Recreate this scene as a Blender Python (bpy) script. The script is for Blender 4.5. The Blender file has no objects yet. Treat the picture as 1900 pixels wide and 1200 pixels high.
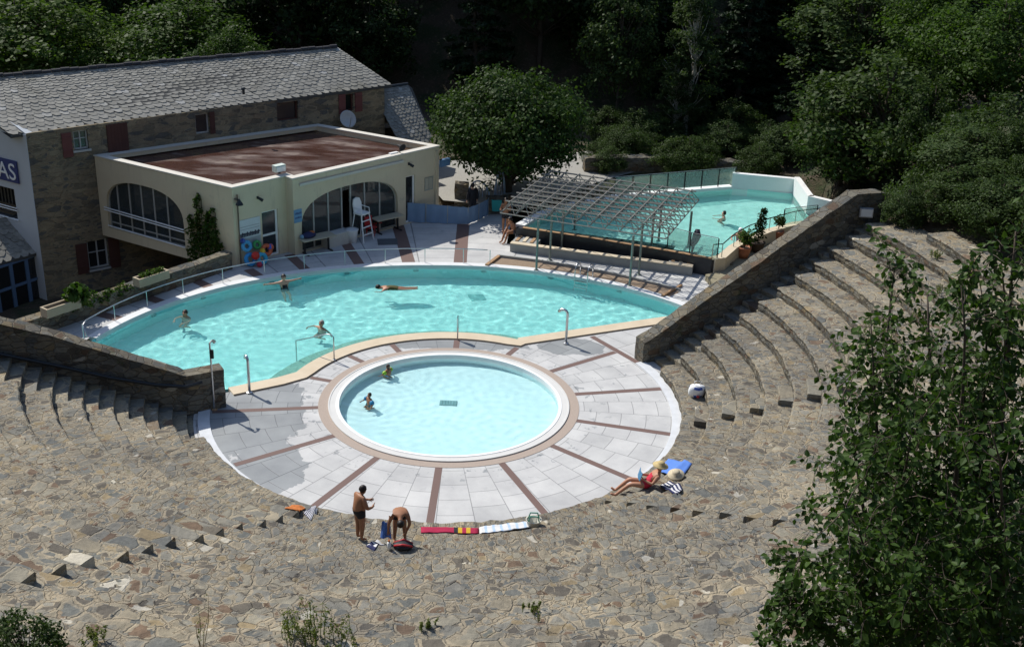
import bpy, bmesh, math, random
import numpy as np
from mathutils import Vector, Matrix, noise
from mathutils.geometry import tessellate_polygon
SC = bpy.context.scene
COL = SC.collection
R_ = math.radians
PI = math.pi
# ------------------------------------------------------------------ camera
H = 19.0
FPX = 2200.0
PITCH, ROLL = R_(23.22), R_(2.12)
cF = np.array([0, math.cos(PITCH), -math.sin(PITCH)])
cR = np.array([1.0, 0, 0])
cU = np.cross(cR, cF)
cR, cU = math.cos(ROLL)*cR + math.sin(ROLL)*cU, -math.sin(ROLL)*cR + math.cos(ROLL)*cU
CX, CY = -0.11013513*H, 1.95271742*H          # centre of the round pool and of the amphitheatre

def P(x, y, z=0.0):
    """point at height z seen at photo position x, y"""
    d = cF + (x-950)/FPX*cR + (600-y)/FPX*cU
    t = (z-H)/d[2]
    return Vector((d[0]*t, d[1]*t, z))

def PY(x, y, Y):
    """point at distance Y from the camera plane seen at photo position x, y"""
    d = cF + (x-950)/FPX*cR + (600-y)/FPX*cU
    t = Y/d[1]
    return Vector((d[0]*t, Y, H+d[2]*t))

def pol(r, a, z=0.0):
    a = R_(a)
    return Vector((CX+r*math.cos(a), CY+r*math.sin(a), z))

cam = bpy.data.cameras.new('camera')
co = bpy.data.objects.new('camera', cam)
COL.objects.link(co)
co.matrix_world = Matrix(((cR[0], cU[0], -cF[0], 0), (cR[1], cU[1], -cF[1], 0), (cR[2], cU[2], -cF[2], H), (0, 0, 0, 1)))
cam.sensor_fit = 'HORIZONTAL'
cam.sensor_width = 36
cam.lens = FPX/1900*36
cam.clip_end = 600
SC.camera = co

# ------------------------------------------------------------------ materials
def newmat(name):
    m = bpy.data.materials.new(name)
    m.use_nodes = True
    nt = m.node_tree
    return m, nt, nt.nodes['Principled BSDF']

def nd(nt, kind, **kw):
    n = nt.nodes.new(kind)
    for k, v in kw.items():
        if hasattr(n, k) and not k.startswith('i_'):
            setattr(n, k, v)
        else:
            n.inputs[k[2:].replace('_', ' ') if k.startswith('i_') else k].default_value = v
    return n

def ramp(nt, fac, stops, interp='LINEAR'):
    r = nt.nodes.new('ShaderNodeValToRGB')
    cr = r.color_ramp
    cr.interpolation = interp
    while len(cr.elements) < len(stops):
        cr.elements.new(0.5)
    for e, (p, c) in zip(cr.elements, stops):
        e.position = p
        e.color = (*c, 1)
    nt.links.new(fac, r.inputs[0])
    return r.outputs[0]

def mix(nt, fac, a, b, typ='MIX'):
    n = nt.nodes.new('ShaderNodeMix')
    n.data_type = 'RGBA'
    n.blend_type = typ
    for v, s in ((fac, 0), (a, 6), (b, 7)):
        if isinstance(v, (int, float)):
            n.inputs[s].default_value = v
        elif isinstance(v, tuple):
            n.inputs[s].default_value = (*v, 1)
        else:
            nt.links.new(v, n.inputs[s])
    return n.outputs[2]

def mth(nt, op, a, b=None, c=None):
    n = nt.nodes.new('ShaderNodeMath')
    n.operation = op
    for i, v in enumerate((a, b, c)):
        if v is None:
            continue
        if isinstance(v, (int, float)):
            n.inputs[i].default_value = v
        else:
            nt.links.new(v, n.inputs[i])
    return n.outputs[0]

def maprange(nt, v, a, b, c=0.0, d=1.0):
    n = nt.nodes.new('ShaderNodeMapRange')
    n.interpolation_type = 'SMOOTHSTEP'
    nt.links.new(v, n.inputs[0])
    for i, x in enumerate((a, b, c, d)):
        n.inputs[i+1].default_value = x
    return n.outputs[0]

def geo_pos(nt, obj=True):
    t = nt.nodes.new('ShaderNodeTexCoord')
    return t.outputs['Object']

def vscale(nt, v, s):
    m = nt.nodes.new('ShaderNodeMapping')
    m.inputs['Scale'].default_value = s
    nt.links.new(v, m.inputs[0])
    return m.outputs[0]

def noisetex(nt, v, scale, detail=3.0, rough=0.55):
    n = nd(nt, 'ShaderNodeTexNoise', i_Scale=scale, i_Detail=detail, i_Roughness=rough)
    nt.links.new(v, n.inputs['Vector'])
    return n

def bump(nt, bs, height, strength=0.4, dist=0.03):
    b = nd(nt, 'ShaderNodeBump', i_Strength=strength, i_Distance=dist)
    nt.links.new(height, b.inputs['Height'])
    nt.links.new(b.outputs[0], bs.inputs['Normal'])

def plain(name, col, rough=0.55, metal=0.0, var=0.12, scale=6.0, bmp=0.0, spec=0.4):
    """paint, plastic, cloth: one colour with a little wear"""
    m, nt, bs = newmat(name)
    v = geo_pos(nt)
    n = noisetex(nt, v, scale, 4)
    c = mix(nt, n.outputs[0], tuple(max(0, x*(1-var)) for x in col), tuple(min(1, x*(1+var)) for x in col))
    nt.links.new(c, bs.inputs['Base Color'])
    bs.inputs['Roughness'].default_value = rough
    bs.inputs['Metallic'].default_value = metal
    bs.inputs['Specular IOR Level'].default_value = spec
    if bmp:
        bump(nt, bs, n.outputs[0], bmp, 0.02)
    return m

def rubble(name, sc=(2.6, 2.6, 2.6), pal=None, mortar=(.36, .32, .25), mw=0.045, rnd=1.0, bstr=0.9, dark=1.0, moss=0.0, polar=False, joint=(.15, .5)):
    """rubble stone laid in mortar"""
    m, nt, bs = newmat(name)
    v0 = geo_pos(nt)
    if polar:
        # rows of stones follow the curve of the tiers
        off = nt.nodes.new('ShaderNodeVectorMath')
        off.inputs[1].default_value = (.2, 0, 0)
        nt.links.new(v0, off.inputs[0])
        sx = nt.nodes.new('ShaderNodeSeparateXYZ')
        nt.links.new(off.outputs[0], sx.inputs[0])
        rr = mth(nt, 'SQRT', mth(nt, 'ADD', mth(nt, 'MULTIPLY', sx.outputs[0], sx.outputs[0]), mth(nt, 'MULTIPLY', sx.outputs[1], sx.outputs[1])))
        cb = nt.nodes.new('ShaderNodeCombineXYZ')
        nt.links.new(mth(nt, 'MULTIPLY', mth(nt, 'ARCTAN2', sx.outputs[0], mth(nt, 'MULTIPLY', sx.outputs[1], -1.0)), 14.0), cb.inputs[0])
        nt.links.new(mth(nt, 'SUBTRACT', rr, 8.25), cb.inputs[1])
        nt.links.new(sx.outputs[2], cb.inputs[2])
        v = vscale(nt, cb.outputs[0], sc)
    else:
        v = vscale(nt, v0, sc)
    nz = noisetex(nt, v, 1.1, 2)
    va = nt.nodes.new('ShaderNodeVectorMath')
    va.operation = 'MULTIPLY_ADD'
    nt.links.new(nz.outputs['Color'], va.inputs[0])
    va.inputs[1].default_value = (.42, .25 if polar else .42, .42)
    nt.links.new(v, va.inputs[2])
    nz2 = noisetex(nt, v, 4.5, 3, .7)
    vb = nt.nodes.new('ShaderNodeVectorMath')
    vb.operation = 'MULTIPLY_ADD'
    nt.links.new(nz2.outputs['Color'], vb.inputs[0])
    vb.inputs[1].default_value = (.16, .16, .16)
    nt.links.new(va.outputs[0], vb.inputs[2])
    vv = vb.outputs[0]
    vo = nd(nt, 'ShaderNodeTexVoronoi', i_Scale=1.0, i_Randomness=rnd)
    ve = nd(nt, 'ShaderNodeTexVoronoi', feature='DISTANCE_TO_EDGE', i_Scale=1.0, i_Randomness=rnd)
    nt.links.new(vv, vo.inputs['Vector'])
    nt.links.new(vv, ve.inputs['Vector'])
    sep = nt.nodes.new('ShaderNodeSeparateColor')
    nt.links.new(vo.outputs['Color'], sep.inputs[0])
    pal = pal or [(0, (.23, .235, .225)), (.16, (.17, .185, .19)), (.3, (.29, .26, .21)), (.42, (.22, .155, .115)), (.52, (.27, .27, .25)),
                  (.66, (.35, .28, .17)), (.76, (.19, .17, .15)), (.86, (.33, .32, .28)), (.965, (.55, .53, .48))]
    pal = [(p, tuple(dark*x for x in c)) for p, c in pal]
    col = ramp(nt, sep.outputs[0], pal, 'CONSTANT')
    edge = ve.outputs['Distance']
    if polar:
        # patches laid with smaller stones
        vS = nd(nt, 'ShaderNodeTexVoronoi', i_Scale=1.8, i_Randomness=1.0)
        eS = nd(nt, 'ShaderNodeTexVoronoi', feature='DISTANCE_TO_EDGE', i_Scale=1.8, i_Randomness=1.0)
        nt.links.new(vv, vS.inputs['Vector'])
        nt.links.new(vv, eS.inputs['Vector'])
        sS = nt.nodes.new('ShaderNodeSeparateColor')
        nt.links.new(vS.outputs['Color'], sS.inputs[0])
        pk = mth(nt, 'GREATER_THAN', noisetex(nt, v, .55, 3, .6).outputs[0], .5)
        col = mix(nt, pk, col, ramp(nt, sS.outputs[0], pal, 'CONSTANT'))
        mf = nt.nodes.new('ShaderNodeMix')
        nt.links.new(pk, mf.inputs[0])
        nt.links.new(edge, mf.inputs[2])
        nt.links.new(eS.outputs['Distance'], mf.inputs[3])
        edge = mf.outputs[0]
    f = noisetex(nt, v0, 9.0, 5, .65)
    f2 = noisetex(nt, v0, 45.0, 3, .6)
    fine = mth(nt, 'ADD', mth(nt, 'MULTIPLY', f.outputs[0], .9), mth(nt, 'MULTIPLY', f2.outputs[0], .5))
    col = mix(nt, 1.0, col, ramp(nt, fine, [(.3, (.62, .62, .62)), (1.0, (1.35, 1.33, 1.28))]), 'MULTIPLY')
    mwid = mth(nt, 'ADD', mth(nt, 'MULTIPLY', f.outputs[0], mw*1.6), mw*.2)
    mask = mth(nt, 'LESS_THAN', edge, mwid)
    mcol = mix(nt, f2.outputs[0], tuple(x*.7 for x in mortar), tuple(min(1, x*1.25) for x in mortar))
    # some stones are set with wide mortar, some with hardly any
    wide = maprange(nt, sep.outputs[1], *joint)
    # small chips pinned into the wide joints
    v2 = nd(nt, 'ShaderNodeTexVoronoi', i_Scale=2.7, i_Randomness=1.0)
    e2 = nd(nt, 'ShaderNodeTexVoronoi', feature='DISTANCE_TO_EDGE', i_Scale=2.7, i_Randomness=1.0)
    nt.links.new(vv, v2.inputs['Vector'])
    nt.links.new(vv, e2.inputs['Vector'])
    s2 = nt.nodes.new('ShaderNodeSeparateColor')
    nt.links.new(v2.outputs['Color'], s2.inputs[0])
    ccol = mix(nt, 1.0, ramp(nt, s2.outputs[0], pal, 'CONSTANT'), ramp(nt, fine, [(.3, (.62, .62, .62)), (1.0, (1.3, 1.28, 1.24))]), 'MULTIPLY')
    chip = mth(nt, 'MULTIPLY', mth(nt, 'GREATER_THAN', s2.outputs[1], .5), mth(nt, 'GREATER_THAN', e2.outputs['Distance'], .07))
    jn = mth(nt, 'MULTIPLY', mask, wide)
    wj = mth(nt, 'MULTIPLY', mth(nt, 'LESS_THAN', edge, .16), mth(nt, 'MULTIPLY', wide, mth(nt, 'GREATER_THAN', sep.outputs[2], .45)))
    col = mix(nt, mth(nt, 'MAXIMUM', jn, mth(nt, 'MULTIPLY', wj, .8)), col, mcol)
    col = mix(nt, mth(nt, 'MULTIPLY', chip, wj), col, ccol)
    big = noisetex(nt, v0, .45, 5, .65)
    col = mix(nt, 1.0, col, ramp(nt, big.outputs[0], [(.32, (.66, .67, .69)), (.68, (1.18, 1.14, 1.04))]), 'MULTIPLY')
    if moss:
        mk = maprange(nt, noisetex(nt, v0, 1.3, 5, .7).outputs[0], .62, .72)
        col = mix(nt, mth(nt, 'MULTIPLY', mk, moss), col, (.07, .085, .03))
    nt.links.new(col, bs.inputs['Base Color'])
    bs.inputs['Roughness'].default_value = .9
    bs.inputs['Specular IOR Level'].default_value = .2
    hgt = mth(nt, 'ADD', mth(nt, 'MINIMUM', mth(nt, 'MULTIPLY', edge, 8.0), .5),
              mth(nt, 'ADD', mth(nt, 'MULTIPLY', sep.outputs[2], .35), mth(nt, 'MULTIPLY', fine, .45)))
    bump(nt, bs, hgt, bstr, .05)
    return m

def leafmat(name, c1, c2, trans=.35, rough=.55):
    m, nt, bs = newmat(name)
    g = nt.nodes.new('ShaderNodeNewGeometry')
    oi = nt.nodes.new('ShaderNodeObjectInfo')
    f = mth(nt, 'ADD', mth(nt, 'MULTIPLY', g.outputs['Random Per Island'], .8), mth(nt, 'MULTIPLY', oi.outputs['Random'], .25))
    c = ramp(nt, f, [(0, c1), (1, c2)])
    nt.links.new(c, bs.inputs['Base Color'])
    bs.inputs['Roughness'].default_value = rough
    bs.inputs['Specular IOR Level'].default_value = .14
    tr = nt.nodes.new('ShaderNodeBsdfTranslucent')
    nt.links.new(mix(nt, 1.0, c, (1.25, 1.45, .55), 'MULTIPLY'), tr.inputs[0])
    ms = nt.nodes.new('ShaderNodeMixShader')
    ms.inputs[0].default_value = trans
    out = [n for n in nt.nodes if n.type == 'OUTPUT_MATERIAL'][0]
    nt.links.new(bs.outputs[0], ms.inputs[1])
    nt.links.new(tr.outputs[0], ms.inputs[2])
    nt.links.new(ms.outputs[0], out.inputs[0])
    return m

# ------------------------------------------------------------------ mesh building
def tag(o, label=None, cat=None, group=None, kind=None):
    for k, v in (('label', label), ('category', cat), ('group', group), ('kind', kind)):
        if v:
            o[k] = v
    return o

def empty(name, loc, label, cat, group=None, rz=0.0):
    o = bpy.data.objects.new(name, None)
    COL.objects.link(o)
    o.location = loc
    o.rotation_euler = (0, 0, rz)
    o.empty_display_size = .2
    return tag(o, label, cat, group)

class MB:
    def __init__(self):
        self.v = []
        self.f = []
        self.mi = []
        self.cur = 0
    def add(self, vs, fs):
        n = len(self.v)
        self.v += [tuple(x) for x in vs]
        for f in fs:
            self.f.append(tuple(i+n for i in f))
            self.mi.append(self.cur)
        return self
    def box(self, c, s, rz=0.0, ax=None):
        """centre, full size, turn about z (or three axes)"""
        c = Vector(c)
        if ax is None:
            m = Matrix.Rotation(rz, 3, 'Z')
            ax = (m.col[0], m.col[1], m.col[2])
        a, b, d = (Vector(ax[i])*s[i]/2 for i in range(3))
        vs = [c+i*a+j*b+k*d for k in (-1, 1) for j in (-1, 1) for i in (-1, 1)]
        return self.add(vs, [(0, 2, 3, 1), (4, 5, 7, 6), (0, 1, 5, 4), (1, 3, 7, 5), (3, 2, 6, 7), (2, 0, 4, 6)])
    def tube(self, pts, r, n=8, cap=True):
        pts = [Vector(p) for p in pts]
        rs = r if isinstance(r, (list, tuple)) else [r]*len(pts)
        base = len(self.v)
        up = None
        vs = []
        for i, p in enumerate(pts):
            d = (pts[min(i+1, len(pts)-1)]-pts[max(i-1, 0)])
            if d.length < 1e-9:
                d = Vector((0, 0, 1))
            d.normalize()
            if up is None:
                up = Vector((0, 0, 1)) if abs(d.z) < .9 else Vector((1, 0, 0))
            a = d.cross(up)
            if a.length < 1e-6:
                a = d.orthogonal()
            a.normalize()
            b = a.cross(d).normalized()
            up = b
            for k in range(n):
                t = 2*PI*k/n
                vs.append(p+(a*math.cos(t)+b*math.sin(t))*rs[i])
        fs = []
        for i in range(len(pts)-1):
            for k in range(n):
                q = i*n
                fs.append((q+k, q+(k+1) % n, q+n+(k+1) % n, q+n+k))
        if cap:
            fs.append(tuple(range(n-1, -1, -1)))
            fs.append(tuple(range((len(pts)-1)*n, len(pts)*n)))
        return self.add(vs, fs)
    def lathe(self, c, prof, n=20, ax=None):
        c = Vector(c)
        X, Y, Z = (Vector(a) for a in (ax or ((1, 0, 0), (0, 1, 0), (0, 0, 1))))
        vs = []
        for (r, z) in prof:
            for k in range(n):
                t = 2*PI*k/n
                vs.append(c+X*(r*math.cos(t))+Y*(r*math.sin(t))+Z*z)
        fs = []
        for i in range(len(prof)-1):
            for k in range(n):
                fs.append((i*n+k, i*n+(k+1) % n, (i+1)*n+(k+1) % n, (i+1)*n+k))
        if prof[0][0] > 1e-4:
            fs.append(tuple(range(n-1, -1, -1)))
        if prof[-1][0] > 1e-4:
            fs.append(tuple(range((len(prof)-1)*n, len(prof)*n)))
        return self.add(vs, fs)
    def ball(self, c, s, n=10, ax=None):
        prof = [(max(1e-5, math.sin(PI*i/n)), -math.cos(PI*i/n)) for i in range(n+1)]
        X, Y, Z = (Vector(a) for a in (ax or ((1, 0, 0), (0, 1, 0), (0, 0, 1))))
        return self.lathe(c, prof, max(8, n), (X*s[0], Y*s[1], Z*s[2]))
    def prism(self, outline, z0, z1, holes=()):
        """vertical prism over a plan outline"""
        loops = [[Vector((p[0], p[1], 0)) for p in l] for l in (outline, *holes)]
        return self.panel(Vector((0, 0, 0)), Vector((1, 0, 0)), Vector((0, 1, 0)), Vector((0, 0, 1)), outline, z0, z1, holes)
    def panel(self, o, u, w, n, outline, d0, d1, holes=()):
        """flat panel: plane o,u,w with outline and holes in plane coordinates, from depth d0 to d1 along n"""
        loops = [[Vector((p[0], p[1], 0)) for p in l] for l in (outline, *holes)]
        flat = [p for l in loops for p in l]
        tris = tessellate_polygon(loops)
        o, u, w, n = Vector(o), Vector(u), Vector(w), Vector(n)
        N = len(flat)
        vs = [o+u*p.x+w*p.y+n*d0 for p in flat]+[o+u*p.x+w*p.y+n*d1 for p in flat]
        fs = []
        for t in tris:
            a, b, c = (flat[i] for i in t)
            if (b-a).cross(c-a).z < 0:
                t = t[::-1]
            fs.append(tuple(i+N for i in t))
            fs.append(tuple(t[::-1]))
        k = 0
        for li, l in enumerate(loops):
            m = len(l)
            area = sum(l[i].x*l[(i+1) % m].y-l[(i+1) % m].x*l[i].y for i in range(m))
            ccw = (area > 0) == (li == 0)
            for i in range(m):
                a, b = k+i, k+(i+1) % m
                fs.append((a, b, b+N, a+N) if ccw else (b, a, a+N, b+N))
            k += m
        return self.add(vs, fs)
    def build(self, name, mats, parent=None, smooth=False, label=None):
        me = bpy.data.meshes.new(name)
        off = Vector((0, 0, 0))
        if parent is not None:
            q = parent
            while q is not None:
                off += q.location
                q = q.parent
        me.from_pydata([(x[0]-off.x, x[1]-off.y, x[2]-off.z) for x in self.v], [], self.f)
        mats = mats if isinstance(mats, (list, tuple)) else [mats]
        for m in mats:
            me.materials.append(m)
        if len(mats) > 1:
            me.polygons.foreach_set('material_index', self.mi)
        if smooth:
            me.polygons.foreach_set('use_smooth', [True]*len(me.polygons))
        me.update()
        o = bpy.data.objects.new(name, me)
        COL.objects.link(o)
        if parent is not None:
            o.parent = parent
        if label:
            o['label'] = label
        return o

def struct(name, mb, mat, smooth=False, kind='structure'):
    o = mb.build(name, mat, None, smooth)
    o['kind'] = kind
    return o

def dup(o, parent=None):
    c = o.copy()
    COL.objects.link(c)
    if parent is not None:
        c.parent = parent
    for ch in list(o.children):
        dup(ch, c)
    return c

def rot2(v, a):
    c, s = math.cos(a), math.sin(a)
    return Vector((v[0]*c-v[1]*s, v[0]*s+v[1]*c, v[2] if len(v) > 2 else 0))

def jit(p, amp, sc, seed=0.0):
    return Vector(p)+amp*noise.noise_vector(Vector(p)*sc+Vector((seed, seed*.7, 0)))

def rubble_wall(mb, pts, thick, side=1, dl=.22, amp=.035, seed=1.0, cap=0.0):
    """wall along pts [(x, y, zbottom, ztop)], thick to one side, rough faces; cap overhangs"""
    P2 = []
    for i in range(len(pts)-1):
        a, b = np.array(pts[i], float), np.array(pts[i+1], float)
        n = max(1, int(np.linalg.norm((b-a)[:2])/dl))
        for k in range(n):
            P2.append(a+(b-a)*k/n)
    P2.append(np.array(pts[-1], float))
    rows = []
    for i, p in enumerate(P2):
        t = P2[min(i+1, len(P2)-1)]-P2[max(i-1, 0)]
        t = Vector((t[0], t[1], 0)).normalized()
        nrm = Vector((-t.y, t.x, 0))*side
        f0 = Vector((p[0], p[1], 0))
        nz = max(2, int((p[3]-p[2])/.25))
        ring = []
        for k in range(9):
            z = p[2]+(p[3]-p[2])*k/8
            q = f0+Vector((0, 0, z))
            if k == 8:
                q -= nrm*cap
            ring.append(jit(q, amp, 2.3, seed))
        for k in range(1, 4):
            q = f0+nrm*(thick*k/4)+Vector((0, 0, p[3]))
            ring.append(jit(q, amp*.8, 2.3, seed))
        for k in range(9):
            z = p[3]-(p[3]-p[2])*k/8
            q = f0+nrm*thick+Vector((0, 0, z))
            ring.append(jit(q, amp, 2.3, seed))
        rows.append(ring)
    m = len(rows[0])
    vs = [q for r in rows for q in r]
    fs = []
    for i in range(len(rows)-1):
        for k in range(m-1):
            a = i*m+k
            fs.append((a, a+1, a+m+1, a+m) if side < 0 else (a, a+m, a+m+1, a+1))
    e = tuple(range(m))
    l = tuple(range((len(rows)-1)*m, len(rows)*m))
    fs.append(e if side > 0 else e[::-1])
    fs.append(l[::-1] if side > 0 else l)
    return mb.add(vs, fs)

def sheet(mb, outline, z, holes=()):
    loops = [[Vector((p[0], p[1], 0)) for p in l] for l in (outline, *holes)]
    flat = [p for l in loops for p in l]
    fs = []
    for t in tessellate_polygon(loops):
        a, b, c = (flat[i] for i in t)
        fs.append(t if (b-a).cross(c-a).z > 0 else t[::-1])
    return mb.add([(p.x, p.y, z) for p in flat], fs)

def strip_wall(mb, pts, z0, z1, closed=True):
    """vertical faces under an outline, seen from inside"""
    n = len(pts)
    vs = [(p[0], p[1], z0) for p in pts]+[(p[0], p[1], z1) for p in pts]
    fs = [(i, (i+1) % n, (i+1) % n+n, i+n) for i in range(n if closed else n-1)]
    return mb.add(vs, [f[::-1] for f in fs])

def inside(p, poly):
    x, y = p[0], p[1]
    c = False
    n = len(poly)
    j = n-1
    for i in range(n):
        xi, yi, xj, yj = poly[i][0], poly[i][1], poly[j][0], poly[j][1]
        if (yi > y) != (yj > y) and x < (xj-xi)*(y-yi)/(yj-yi)+xi:
            c = not c
        j = i
    return c

def caustic(o, caster=False):
    if caster:
        o.cycles.is_caustics_caster = True
    else:
        o.cycles.is_caustics_receiver = True
    return o

def offset_poly(pts, d):
    """outline moved outward by d (counter-clockwise outline)"""
    n = len(pts)
    out = []
    for i in range(n):
        a, b, c = (Vector((pts[k % n][0], pts[k % n][1])) for k in (i-1, i, i+1))
        t1, t2 = (b-a).normalized(), (c-b).normalized()
        n1, n2 = Vector((t1.y, -t1.x)), Vector((t2.y, -t2.x))
        m = (n1+n2)
        if m.length < 1e-6:
            m = n1
        m.normalize()
        k = max(.45, m.dot(n1))
        out.append(Vector((b.x+m.x*d/k, b.y+m.y*d/k, 0)))
    return out
# ------------------------------------------------------------------ shared materials
PAL_T = [(0, (.205, .202, .185)), (.15, (.145, .152, .15)), (.28, (.245, .222, .178)), (.40, (.205, .195, .17)), (.5, (.165, .12, .09)), (.56, (.225, .22, .20)),
         (.70, (.26, .212, .14)), (.745, (.125, .115, .102)), (.86, (.262, .248, .208)), (.988, (.46, .44, .39))]
M_TIER = rubble('terrace_stone', (2.75, 1/.44, 5.3), PAL_T, (.345, .300, .228), .12, .82, 1.0, moss=.3, dark=1.04, polar=True, joint=(.0, .28))
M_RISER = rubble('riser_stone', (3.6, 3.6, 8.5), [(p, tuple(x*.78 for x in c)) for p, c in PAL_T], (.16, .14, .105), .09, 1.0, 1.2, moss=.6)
M_STEP = rubble('step_stone', (1.7, 1.7, 2.0), PAL_T, (.37, .325, .245), .04, 1.0, .9)
M_WALL = rubble('wall_stone', (2.6, 2.6, 5.0), [(p, tuple(x*.72 for x in c)) for p, c in PAL_T], (.2, .175, .135), .06, 1.0, 1.2, moss=.6)
M_HOUSE = rubble('house_stone', (1.8, 1.8, 4.6), [(0, (.15, .135, .105)), (.2, (.1, .1, .095)), (.4, (.2, .165, .12)), (.6, (.13, .115, .09)), (.8, (.22, .19, .14))],
                 (.30, .255, .18), .15, .9, .8, dark=1.25)
m, nt, bs = newmat('cream_render')
v = geo_pos(nt)
a = noisetex(nt, v, .9, 5, .6)
b = noisetex(nt, vscale(nt, v, (3.2, 3.2, .5)), 1.0, 5, .7)
d = noisetex(nt, v, 30, 3, .6)
c = mix(nt, a.outputs[0], (.60, .515, .365), (.72, .625, .45))
c = mix(nt, maprange(nt, b.outputs[0], .54, .76, 0, .42), c, (.40, .335, .25))
c = mix(nt, maprange(nt, a.outputs[0], .62, .7, 0, .35), c, (.42, .37, .29))
nt.links.new(c, bs.inputs['Base Color'])
bs.inputs['Roughness'].default_value = .88
bs.inputs['Specular IOR Level'].default_value = .2
bump(nt, bs, d.outputs[0], .15, .01)
M_RENDER = m
M_CAP = plain('parapet_cap', (.62, .59, .52), .8, var=.12, scale=2.5)
M_WHITE = plain('white_paint', (.85, .86, .85), .5, var=.05)
M_WHITEWALL = plain('white_render', (.66, .67, .66), .8, var=.06, scale=1.5)
M_STEEL = plain('stainless_steel', (.55, .56, .57), .28, 1.0, var=.1)
M_GALV = plain('galvanised_steel', (.42, .45, .43), .45, .85, var=.18, scale=9)
M_LATTICE = plain('lattice_steel', (.26, .25, .225), .6, .5, var=.3, scale=9)
M_DARKM = plain('dark_metal', (.035, .04, .045), .45, .5)
M_CREAM = plain('cream_stone', (.62, .53, .39), .75, var=.12, scale=3)
M_OCHRE = plain('ochre_tile', (.38, .235, .125), .7, var=.25, scale=4)
M_CONC = plain('grey_concrete', (.30, .31, .30), .85, var=.15, scale=2)
M_BLACK = plain('black_plastic', (.02, .02, .022), .4)
M_BROWNWOOD = plain('brown_shutter', (.085, .035, .028), .7, var=.2)
M_REDWOOD = plain('red_shutter', (.16, .055, .05), .7, var=.2)
M_TERRA = plain('terracotta', (.42, .16, .085), .75, var=.2)
M_BLUEFAB = plain('blue_cloth', (.10, .22, .60), .9, var=.12, scale=20)

def glassmat(name, tint=(.55, .62, .6), rough=.06, alpha=.35):
    m, nt, bs = newmat(name)
    bs.inputs['Base Color'].default_value = (*tint, 1)
    bs.inputs['Roughness'].default_value = rough
    bs.inputs['IOR'].default_value = 1.5
    tr = nt.nodes.new('ShaderNodeBsdfTransparent')
    tr.inputs[0].default_value = (*[min(1, .55+.45*x) for x in tint], 1)
    ms = nt.nodes.new('ShaderNodeMixShader')
    ms.inputs[0].default_value = alpha
    out = [n for n in nt.nodes if n.type == 'OUTPUT_MATERIAL'][0]
    nt.links.new(tr.outputs[0], ms.inputs[1])
    nt.links.new(bs.outputs[0], ms.inputs[2])
    nt.links.new(ms.outputs[0], out.inputs[0])
    return m

M_PANE = glassmat('window_pane', (.06, .075, .08), .04, .62)
M_GREENGLASS = glassmat('green_glass', (.72, .88, .83), .15, .2)

# ------------------------------------------------------------------ outlines of the pools
def near(az):
    return float(np.interp(az, [40, 47, 54, 65, 76, 87, 97, 107, 117, 127, 137, 148, 156, 164],
                           [13.45, 13.5, 13.55, 13.6, 13.62, 13.62, 13.62, 13.74, 13.93, 14.15, 14.36, 14.46, 14.5, 14.48]))
MAIN = [pol(near(a), a) for a in np.arange(43, 164.1, 1.5)]
MAIN += [Vector((-16.3, 40.0, 0)), Vector((-15.6, 38.0, 0)), Vector((-13.6, 36.6, 0)), Vector((-11.6, 36.75, 0)), P(424, 726, -.1), P(515, 707, -.1)]
MAIN += [pol(5.98, a) for a in np.arange(162, 66.9, -2.5)]
MAIN += [P(962, 633, -.1), P(1090, 614, -.1), P(1215, 596, -.1), Vector((7.8, 46.12, 0))]
for p in MAIN:
    p.z = 0
WZ = -.1
ROUND_R = (3.853, 4.21, 4.55)
UPZ = .8
UP = [P(972, 421, UPZ), P(1100, 440, UPZ), P(1250, 465, UPZ), P(1320, 478, UPZ), Vector((9.25, 50.95, 0)), Vector((10.0, 52.4, 0)), Vector((10.9, 53.7, 0)), Vector((12.16, 55.02, 0)),
      Vector((13.7, 56.3, 0)), Vector((14.95, 56.9, 0)), P(1495, 397, UPZ), P(1470, 360, UPZ), P(1360, 349, UPZ), Vector((8.4, 60.9, 0)), Vector((5.08, 59.4, 0)), Vector((2.6, 57.6, 0)), Vector((1.2, 55.9, 0))]
for p in UP:
    p.z = 0

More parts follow.
